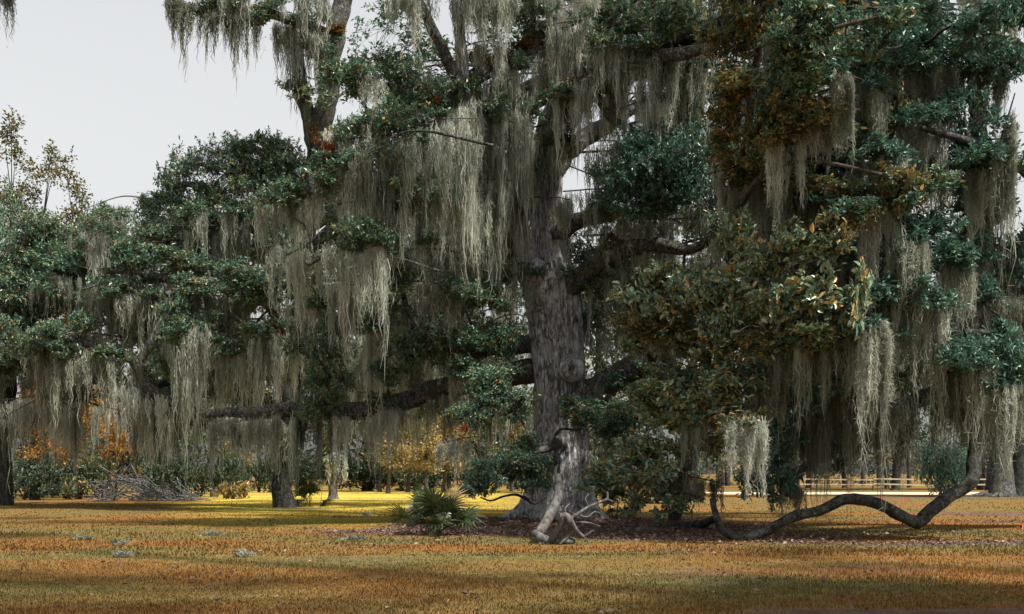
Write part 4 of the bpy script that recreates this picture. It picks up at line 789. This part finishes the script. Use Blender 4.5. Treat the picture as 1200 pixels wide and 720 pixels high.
# ------------------------------------------------------------------ broken limb lying in front of the trunk
fb_ = at(636, 637, 28.8); fb_[2] = gz(fb_[0], fb_[1])
fl_ = thing('fallen_limb', fb_, 'broken grey limb standing on its elbow in front of the massive trunk', 'dead limb')
def dead(rows, name, sides=12, bump=.12):
    Q = spline([[*at(p[0], p[1], p[2]), p[3] * .62 * p[2] / F] for p in rows], 6); b = Buf(); tube(b, Q[:, :3], Q[:, 3], sides, bump); return b.build(name, M['pale_bark'], fl_)
dead([(653, 557, 30, 6), (655, 572, 29.8, 7.5), (650, 592, 29.4, 9), (641, 610, 29, 9.5), (632, 624, 28.7, 9), (626, 627, 28.7, 6)], 'stem')
dead([(627, 625, 28.7, 8), (634, 631, 28.5, 10), (643, 635, 28.4, 9), (650, 640, 28.3, 6)], 'elbow')
dead([(644, 638, 28.3, 6), (649, 628, 28.1, 7), (656, 617, 28, 6.5), (659, 608, 27.9, 6), (662, 602, 27.9, 5)], 'stub')
dead([(650, 637, 28.2, 7), (658, 634, 28.1, 9), (667, 635, 28.1, 7), (672, 633, 28.2, 5)], 'stub')
dead([(656, 605, 27.9, 6), (664, 606, 27.9, 7), (668, 612, 27.9, 7.5), (674, 620, 28, 4.5), (684, 629, 28.1, 3.5), (695, 622, 28.1, 2.5)], 'side_branch')
dead([(666, 609, 28, 4.5), (676, 603, 28.1, 3.5), (690, 594, 28.3, 2.8), (704, 588, 28.5, 2.6), (711, 585, 28.6, 2.5), (712, 577, 28.6, 1.4)], 'side_branch', 8)
dead([(711, 585, 28.6, 2), (718, 588, 28.7, 1)], 'twig', 6); dead([(674, 612, 28.2, 2.4), (690, 613, 28.6, 2), (703, 617, 29, 1.2)], 'twig', 6); dead([(660, 606, 27.9, 3), (655, 601, 27.9, 1.5)], 'twig', 6)
for rows in ([(668, 612, 28, 3), (662, 598, 28, 2), (668, 590, 28.1, 1)], [(676, 603, 28.1, 2), (688, 606, 28.3, 1.8), (697, 600, 28.4, 1.3), (706, 603, 28.6, .8)], [(672, 622, 28, 3), (664, 630, 28, 3), (656, 638, 27.9, 2)], [(690, 594, 28.3, 1.8), (686, 585, 28.4, 1.2), (690, 579, 28.5, .8)], [(645, 636, 28.2, 3), (636, 640, 28.1, 2), (628, 638, 28.2, 1)], [(684, 629, 28.1, 2), (690, 636, 28, 1.6), (684, 640, 28, 1)], [(653, 560, 30, 4), (651, 552, 30.1, 2.4), (654, 545, 30.2, 1)]): dead(rows, 'twig', 7)
dk = at(610, 606, 36.8); dk[2] = gz(dk[0], dk[1])
tw = thing('dead_branch', dk, 'thin curved dead branch under the leafy bough beside the trunk flare', 'dead branch')
b = Buf(); Q = spline([[*at(p[0], p[1], p[2]), p[3] * p[2] / F] for p in [(616, 584, 36.3, 2), (604, 580, 36, 1.6), (590, 582, 35.8, 1.4), (575, 587, 35.6, 1.2), (563, 583, 35.4, .8)]], 5); tube(b, Q[:, :3], Q[:, 3], 6, .1); b.build('branch', M['twig'], tw)
b = Buf(); Q = spline([[*at(p[0], p[1], p[2]), p[3] * p[2] / F] for p in [(616, 584, 36.3, 2), (626, 590, 36.6, 1.8), (640, 583, 37, 1.4)]], 5); tube(b, Q[:, :3], Q[:, 3], 6, .1); b.build('branch', M['twig'], tw)
lg = at(786, 617, 36.0); lg[2] = gz(lg[0], lg[1]) + .02
b = Buf(); Q = spline([[*at(p[0], p[1], p[2]), p[3] * p[2] / F] for p in [(770, 616, 37, 3), (785, 617, 36.5, 5), (805, 617, 36, 5.5), (825, 614, 35, 5), (840, 606, 34, 4)]], 6); tube(b, Q[:, :3], Q[:, 3], 10, .14)
tag(b.build('fallen_log', M['dark_bark'], None, None, lg), 'dark log lying on the leaf litter under the magnolia', 'log')

# fallen moss and leaf heaps on the grass
for px, py, Yd, w_, lab in [(250, 628, None, .8, 'pale fallen moss heap left of the dark shadow band'), (140, 639, None, .45, 'small pale fallen moss tuft farthest left on the lawn'), (143, 653, None, .5, 'fallen moss tuft nearest the camera at left'),
                            (287, 652, None, .45, 'fallen moss tuft on the lawn below the dark slim trunk'), (98, 633, None, .6, 'thin strewn moss line on the left lawn'), (760, 628, 33.5, .8, 'flat grey moss heap on the leaf litter right of the broken limb'), (430, 604, None, .5, 'pale moss scrap on the sunlit lawn behind the palmetto'), (415, 635, None, .7, 'grey moss heap at the edge of the bare earth left of the palmetto')]:
    Yd = Yd or EYE * F / (py - HY); c = at(px, py, Yd); c[2] = gz(c[0], c[1]); b = Buf(); n_ = 110; w_ *= .4
    P0 = c + np.stack([np.clip(rng.normal(size=n_), -1.6, 1.6) * w_ * .5, np.clip(rng.normal(size=n_), -1.6, 1.6) * .1, np.abs(rng.normal(size=n_)) * .02 + .02], -1); d = nrm(runit(n_) * [1, .6, .35]); L = rng.uniform(.06, .2, n_)[:, None]; s_ = nrm(np.cross(d, runit(n_))) * .012
    V = np.stack([P0 - s_, P0 + s_, P0 + d * L * .5 + s_ + [0, 0, .05], P0 + d * L * .5 - s_ + [0, 0, .05], P0 + d * L], 1).reshape(-1, 3); V[:, 2] = np.maximum(V[:, 2], c[2] + .004); j = np.arange(n_)[:, None] * 5
    b.add(V, j + [0, 1, 2, 3]); b.add(np.zeros((0, 3)), j + [3, 2, 4] - len(V)); tag(b.build('fallen_moss', M['moss_dark'], None, None, c), lab, 'moss heap', 'moss fallen on the lawn')

# ------------------------------------------------------------------ behind: brush pile, young trees, far wood
bp = at(165, 588, 72); bp[2] = 0
br = thing('brush_pile', bp, 'heap of grey cut branches at the wood edge, left of the dark slim trunk', 'brush pile')
for k in range(150):
    u = rng.random(); px = 112 + 125 * u; top = np.interp(px, [105, 135, 150, 170, 200, 240], [580, 552, 548, 566, 578, 585]); py = rng.uniform(top, 588)
    c = at(px, py, 71 + rng.random() * 3); a = rng.normal() * .5 + (.5 if px < 150 else -.45); L = rng.uniform(.8, 2.6); d = np.array([math.cos(a), rng.normal() * .4, math.sin(a)]) * L * .5
    p0, p1 = c - d, c + d; p0[2] = max(p0[2], .02); p1[2] = max(p1[2], .02); r0 = rng.uniform(.02, .05)
    Q = spline([p0, (p0 + p1) / 2 + rng.normal(size=3) * .14, p1], 4); b = Buf(); tube(b, Q, np.linspace(r0, r0 * .4, len(Q)), 5, 0, cap=False); b.build('stick', M['stick'], br)

def bg_tree(name, px, Yd, top, hw, leafm, label, trunk_w=.3, bottom=None, lean=0, dens=.6, leaf=.3, blobs=9, moss=0, base_py=None, cat='tree', group=None, bark='twig', squash=1.0):
    "a tree at px and distance Yd whose top reaches py = top, crown half width hw px, crown foot at py = bottom"
    base = at(px, 555, Yd); base[2] = 0; k = Yd / F; H = EYE + (HY - top) * k; zb = EYE + (HY - bottom) * k if bottom else H * .25
    t = Tree(name, base, label, cat, group, bark=bark); b = Buf(); tp = base + np.array([lean * k, 0, H * .82])
    Q = spline([[*base - np.array([0, 0, .1]), trunk_w * .75], [*(base + [0, 0, .5]), trunk_w * .5], [*((base + tp) / 2 + rng.normal(size=3) * .2), trunk_w * .38], [*tp, trunk_w * .1]], 5)
    tube(b, Q[:, :3], Q[:, 3], 9, .1); b.build('trunk', t.bark, t.o)
    bb = Buf(); mo = Buf()
    for q in range(blobs):
        f_ = (q + .5) / blobs; z = zb + (H - zb) * f_; wd = hw * k * (1.05 - .75 * abs(f_ - .35) ** 1.1 * 1.4) ; a = rng.random() * 6.283; off = wd * .62 * rng.random() ** .6
        c = np.array([base[0] + lean * k * f_ + off * math.cos(a), Yd + off * math.sin(a), z]); rad = np.array([wd * .5, wd * .5, max((H - zb) / blobs * 1.15, wd * .3)]) * rng.uniform(.8, 1.15)
        area = rad[0] * rad[2] * 3.1; n_ = int(max(6, dens * area * 2.6 / (leaf * leaf * .42) / 8)); tips, ax, bl = clump_sprigs(c, rad, n_, 5); kk = np.repeat(np.arange(n_), 8); m_ = len(kk)
        Lf = leaf * rng.uniform(.6, 1.25, m_); leaves(bb, tips[kk] + rng.normal(size=(m_, 3)) * leaf * .8, nrm(ax[kk] * .5 + runit(m_)), Lf, Lf * rng.uniform(.4, .6, m_), 0, True)
        tk = base + (tp - base) * min(.95, max(.15, (z - .8) / (H * .82) * .9)); tube(bb, spline([tk, (tk + c) / 2 + [0, 0, .1], c], 3), np.linspace(trunk_w * .16, .015, 7), 4, 0, slot=1, cap=False)
        if moss and q % 2 == 0: moss_along([c - rad * [.8, 0, .2], c + rad * [.8, 0, -.2]], .6, moss, 4, per=22, spread=.4, fz=0, wpx=1.5, mb=mo, segs=2)
    bb.build('crown', [M[leafm], M['twig']], t.o, 'stuff')
    if mo.v: mo.build('moss_curtain', M['moss_dark'], t.o, 'stuff')
    return t
# thin tall crowns against the left sky
bg_tree('broadleaf_tree', 12, 84, 142, 62, 'poplar_leaf', 'tallest thin brownish tree at the left edge against the sky', .3, 430, 2, 1.0, .28, 18)
bg_tree('broadleaf_tree', 54, 88, 168, 48, 'poplar_leaf', 'thin brownish tree second from the left edge, airy pointed top', .3, 430, -4, .95, .28, 16)
bg_tree('broadleaf_tree', 86, 86, 196, 46, 'poplar_leaf', 'brownish tree third from the left edge, rounded top', .3, 430, 2, 1.0, .28, 14)
bg_tree('broadleaf_tree', 196, 80, 182, 34, 'far_leaf', 'dark green tree top rising alone between gaps of sky', .3, 430, 8, 1.3, .24, 12)
bg_tree('broadleaf_tree', 250, 84, 215, 40, 'bronze_leaf', 'bronze tinged tree behind the slim dark oak', .45, 420, 0, .6, .26, 10)
# pale mossy young tree
yt = bg_tree('young_tree', 390, 77, 470, 20, 'bronze_leaf', 'small pale trunk with bright moss on the sunlit grass', .55, 545, -2, .4, .2, 5, 0, bark='pale_bark')
b = moss_along([at(382, 535, 76.6), at(396, 530, 76.5), at(406, 538, 76.6)], .8, 2.6, 8, per=40, spread=.2, fz=.3); b.build('moss_curtain', M['moss_pale'], yt.o, 'stuff')
# sunlit orange and ochre trees
for a_ in [(38, 86, 440, 34, 'autumn_leaf', 'orange tree nearest the left edge, behind the leftmost moss'), (118, 94, 445, 34, 'autumn_leaf', 'orange tree between the glowing one and the brush pile'), (500, 98, 505, 30, 'ochre_leaf', 'low yellow tree in the middle of the sunlit lawn edge'), (455, 98, 500, 30, 'ochre_leaf', 'low yellow tree at the left of the sunlit lawn edge'), (92, 90, 455, 40, 'autumn_leaf', 'glowing orange tree behind the moss at far left'), (135, 88, 500, 30, 'autumn_leaf', 'low orange tree right above the brush pile'), (62, 92, 470, 30, 'ochre_leaf', 'ochre tree behind the leftmost moss'),
           (520, 104, 470, 46, 'ochre_leaf', 'ochre tree catching the sun beyond the yellow grass'), (478, 106, 478, 36, 'ochre_leaf', 'ochre green tree left of the brightest far tree'), (560, 108, 480, 30, 'far_leaf', 'bluish green far tree beside the ochre ones'), (445, 106, 490, 28, 'bronze_leaf', 'bronze far tree over the yellow grass'),
           (270, 96, 500, 30, 'bronze_leaf', 'bronze bush tree behind the brush pile end'), (600, 110, 470, 40, 'ochre_leaf', 'ochre tree hidden behind the leafy low bough')]:
    bg_tree('autumn_tree', a_[0], a_[1], a_[2], a_[3], a_[4], a_[5], .35, 552, 0, 1.5, .3, 9, 0)
# dark oaks in the middle distance behind the big one
for px, Yd, top, hw, lab in [(430, 112, 330, 95, 'broad dark far oak seen between the two oak trunks'), (560, 118, 300, 95, 'far oak straight behind the left fork of the massive trunk'), (700, 100, 270, 110, 'far oak behind the right limbs of the massive trunk'), (810, 92, 250, 100, 'far oak behind the magnolia'), (930, 84, 230, 90, 'far oak behind the snaking limb hump'), (1050, 118, 300, 110, 'far oak beyond the pale fence'), (1150, 120, 260, 100, 'far oak behind the far twin trunks'), (330, 112, 330, 80, 'far oak behind the dark slim trunk'), (200, 104, 360, 80, 'far oak behind the brush pile'), (100, 108, 330, 80, 'far oak behind the orange trees')]:
    bg_tree('far_oak', px, Yd, top, hw, 'far_leaf', lab, .9, 530, 0, .8, .56, 12, 3.5, bark='dark_bark')
# far wood edge
wn = 0
for px in np.arange(-160, 1400, 46):
    if 900 < px < 1010: Yd = rng.uniform(135, 150)
    else: Yd = rng.uniform(122, 140)
    bg_tree('wood_edge_tree', px + rng.normal() * 8, Yd, rng.uniform(380, 470), rng.uniform(30, 46), ['far_leaf', 'far_leaf', 'ochre_leaf', 'bronze_leaf'][wn % 4], 'one of the hazy trees along the far wood edge', 0.5, 552, 0, .8, .55, 8, 0, group='trees along the far wood edge', bark='dark_bark'); wn += 1
def shrub(px, py, Yd, w_, h_, leafm, label, leaf=.3, dens=.8, name='shrub', group=None):
    base = at(px, 555, Yd); base[2] = 0; k = Yd / F; t = thing(name, base, label, 'shrub', group)
    for q in range(3):
        leaf_clump(t, base + np.array([(q - 1) * w_ * k * .45, rng.normal() * .3, h_ * k * (.5 + .1 * rng.random())]), (w_ * k * .6, w_ * k * .5, h_ * k * .55), M[leafm], leaf, dens, True, name='foliage')
    b = Buf()
    for q in range(5): e = base + np.array([rng.normal() * w_ * k * .4, rng.normal() * .3, h_ * k * .7]); tube(b, [base + rng.normal(size=3) * [.15, .1, 0], (base + e) / 2 + rng.normal(size=3) * .08, e], [.05, .035, .015], 5, 0, cap=False)
    b.build('stems', M['twig'], t); return t
for px, Yd, w_, h_, lm_, lab in [(-25, 76, 44, 44, 'far_leaf', 'tall dark undergrowth shrub at the left edge'), (30, 79, 44, 44, 'far_leaf', 'tall dull green undergrowth shrub behind the leftmost trunk'), (85, 82, 40, 34, 'far_leaf', 'tall dark shrub in front of the glowing orange tree'), (180, 84, 44, 52, 'far_leaf', 'tall dark shrub rising behind the brush pile'), (235, 86, 40, 56, 'far_leaf', 'tall dull green shrub behind the right end of the brush pile'), (130, 83, 40, 56, 'bronze_leaf', 'bronze shrub right behind the brush pile top'), (40, 74, 40, 34, 'far_leaf', 'dark shrub below the leftmost moss'), (90, 76, 34, 26, 'bronze_leaf', 'low weedy shrub left of the brush pile'), (200, 78, 36, 40, 'far_leaf', 'dark shrub behind the brush pile'), (268, 80, 26, 40, 'far_leaf', 'dark round shrub right of the brush pile'), (275, 77, 20, 22, 'ochre_leaf', 'pale dry shrub at the right end of the brush pile'),
                               (430, 112, 50, 34, 'far_leaf', 'dark hedge shrub beyond the yellow grass at its left'), (490, 113, 50, 30, 'far_leaf', 'dark hedge shrub under the ochre trees'), (560, 113, 50, 34, 'far_leaf', 'dark hedge shrub beyond the palmetto'), (620, 114, 40, 34, 'far_leaf', 'hedge shrub behind the trunk flare'), (360, 110, 50, 40, 'far_leaf', 'dark hedge shrub behind the small pale trunk'), (305, 104, 40, 44, 'far_leaf', 'dark shrub left of the dark slim trunk'), (700, 70, 50, 60, 'far_leaf', 'shaded shrub behind the right trunk roots'), (770, 66, 50, 56, 'far_leaf', 'shaded shrub behind the magnolia foot')]:
    shrub(px, 0, Yd, w_, h_, lm_, lab)
shrub(1102, 0, 84, 30, 60, 'teal_leaf', 'round bluish shrub beyond the V of the snaking limb', .2, 1.0); shrub(1125, 0, 86, 20, 46, 'teal_leaf', 'darker shrub just right of the round bluish one', .2, 1.)
# twin far trunks at the right edge
for px, w_, lab in [(1174, 16, 'left of the twin far trunks at the right edge, paler bark'), (1196, 17, 'right of the twin far trunks at the right edge, darker bark')]:
    base = at(px, 582, 86); base[2] = 0; t = Tree('live_oak', base, lab, group='twin far oaks', bark='limb_bark' if px < 1180 else 'dark_bark')
    t.limb([(px, 584, 86, w_ * 1.5), (px, 578, 86, w_ * 1.1), (px - 2, 540, 86, w_ * .85), (px - 6, 480, 86, w_ * .8), (px + 2, 400, 86, w_ * .7), (px + 10, 300, 86, w_ * .4)], 'trunk', 14)
    t.limb([(px, 480, 86, 8), (px - 40, 430, 85, 6), (px - 90, 420, 84, 4)])
    t.limb([(px, 430, 86, 8), (px + 40, 380, 85, 6), (px + 90, 370, 84, 4)])
    for q in range(7): t.clump(px + rng.uniform(-80, 90), rng.uniform(290, 430), 44, 26, 85 + rng.normal() * 2, 'far_leaf', .28, .6, True)
    for q in range(3):
        a0 = rng.uniform(-80, 60); t.curtain([(px + a0, 410), (px + a0 + 40, 405)], 84.5, 40, 90, 8, M['moss_dark'], fz=0, spread=.4)
    for q in range(5):
        a = rng.uniform(-2.8, -.3); e = base + np.array([math.cos(a) * 3, math.sin(a) * 2, .02]); b = Buf(); tube(b, spline([base + [math.cos(a) * .7, math.sin(a) * .7, .45], (base + e) / 2 + [0, 0, .15], e], 5), np.linspace(.32, .06, 11), 8, .15); b.build('root', t.bark, t.o)

# one mass of wood behind everything
n_ = 34000; x = rng.uniform(-150, 150, n_); y = rng.uniform(160, 185, n_); hh = 9 + 9 * vnoise(np.stack([x * .09, x * 0 + 3, x * 0], -1)) + 3 * vnoise(np.stack([x * .5, y * .3, x * 0], -1)); z = hh * rng.random(n_) ** .8
b = Buf(); L = rng.uniform(.5, 1.0, n_); leaves(b, np.stack([x, y, z], -1), runit(n_), L, L * .6, 0, True)
for q in range(70): xx = rng.uniform(-140, 140); tube(b, [[xx, 158, 0], [xx + rng.normal() * .3, 158, 5], [xx + rng.normal(), 159, 11]], [.35, .28, .1], 6, 0, slot=1)
b.build('distant_wood', [M['far_leaf'], M['dark_bark']], kind='stuff')

# pale two-rail fence beyond the road
fbase = np.array([20., 115, 0]); fe = thing('rail_fence', fbase, 'pale two-rail fence catching the sun beyond the sandy road', 'fence')
def box(buf, c, h):
    c = np.asarray(c, float); h = np.asarray(h, float); V = c + h * np.array([(x, y, z) for x in (-1, 1) for y in (-1, 1) for z in (-1, 1)])
    buf.add(V, [[0, 1, 3, 2], [4, 6, 7, 5], [0, 4, 5, 1], [2, 3, 7, 6], [0, 2, 6, 4], [1, 5, 7, 3]])
pm = rm = None
for k in range(8):
    x = 22 + k * 5.8
    if pm is None: b = Buf(); box(b, (0, 0, .6), (.06, .07, .6)); po = b.build('post', M['twig'], None); pm = po.data
    else: po = bpy.data.objects.new('post', pm); S.collection.objects.link(po)
    po.parent = fe; po.location = (x - 20, 0, 0)
    if k == 7: break
    for z in (1.06, .56):
        if rm is None: b = Buf(); box(b, (0, 0, 0), (2.9, .035, .06)); ra = b.build('rail', M['rail'], None); rm = ra.data
        else: ra = bpy.data.objects.new('rail', rm); S.collection.objects.link(ra)
        ra.parent = fe; ra.location = (x - 20 + 2.9, -.11 - .005 * (k % 2), z + rng.normal() * .03); ra.rotation_euler.y = rng.normal() * .012
# marker flags
for px, py, lab in [(1198, 624, 'orange marker flag at the right edge, nearest of the flags'), (1033, 588, 'tiny orange marker flag behind the hump of the snaking limb'), (1059, 590, 'tiny orange marker flag left of the V in the snaking limb')]:
    Yd = EYE * F / (py - HY + 2); base = at(px, py, Yd); base[2] = 0; t = thing('marker_flag', base, lab, 'marker flag', 'orange marker flags'); h_ = .20 if px > 1100 else .26
    b = Buf(); tube(b, [base, base + [0, 0, h_ + .06]], .006, 5, 0); b.build('wire', M['wire'], t)
    b = Buf(); w_ = .11; g_ = np.linspace(0, 1, 6); V = np.concatenate([base + np.stack([g_ * w_, .012 * np.sin(g_ * 5), g_ * 0 + h_ + .05], -1), base + np.stack([g_ * w_, .012 * np.sin(g_ * 5 + .4), g_ * 0 + h_ - .07], -1)]); i = np.arange(5)[:, None]
    V2 = V + [0, .003, 0]; b.add(V, i + [0, 1, 7, 6]); b.add(V2, i + [6, 7, 1, 0]); b.build('flag', M['flag'], t)
print("TRIS", NT[0], "objects", len(S.objects)); open("/tmp/tris","w").write(str(NT[0]))
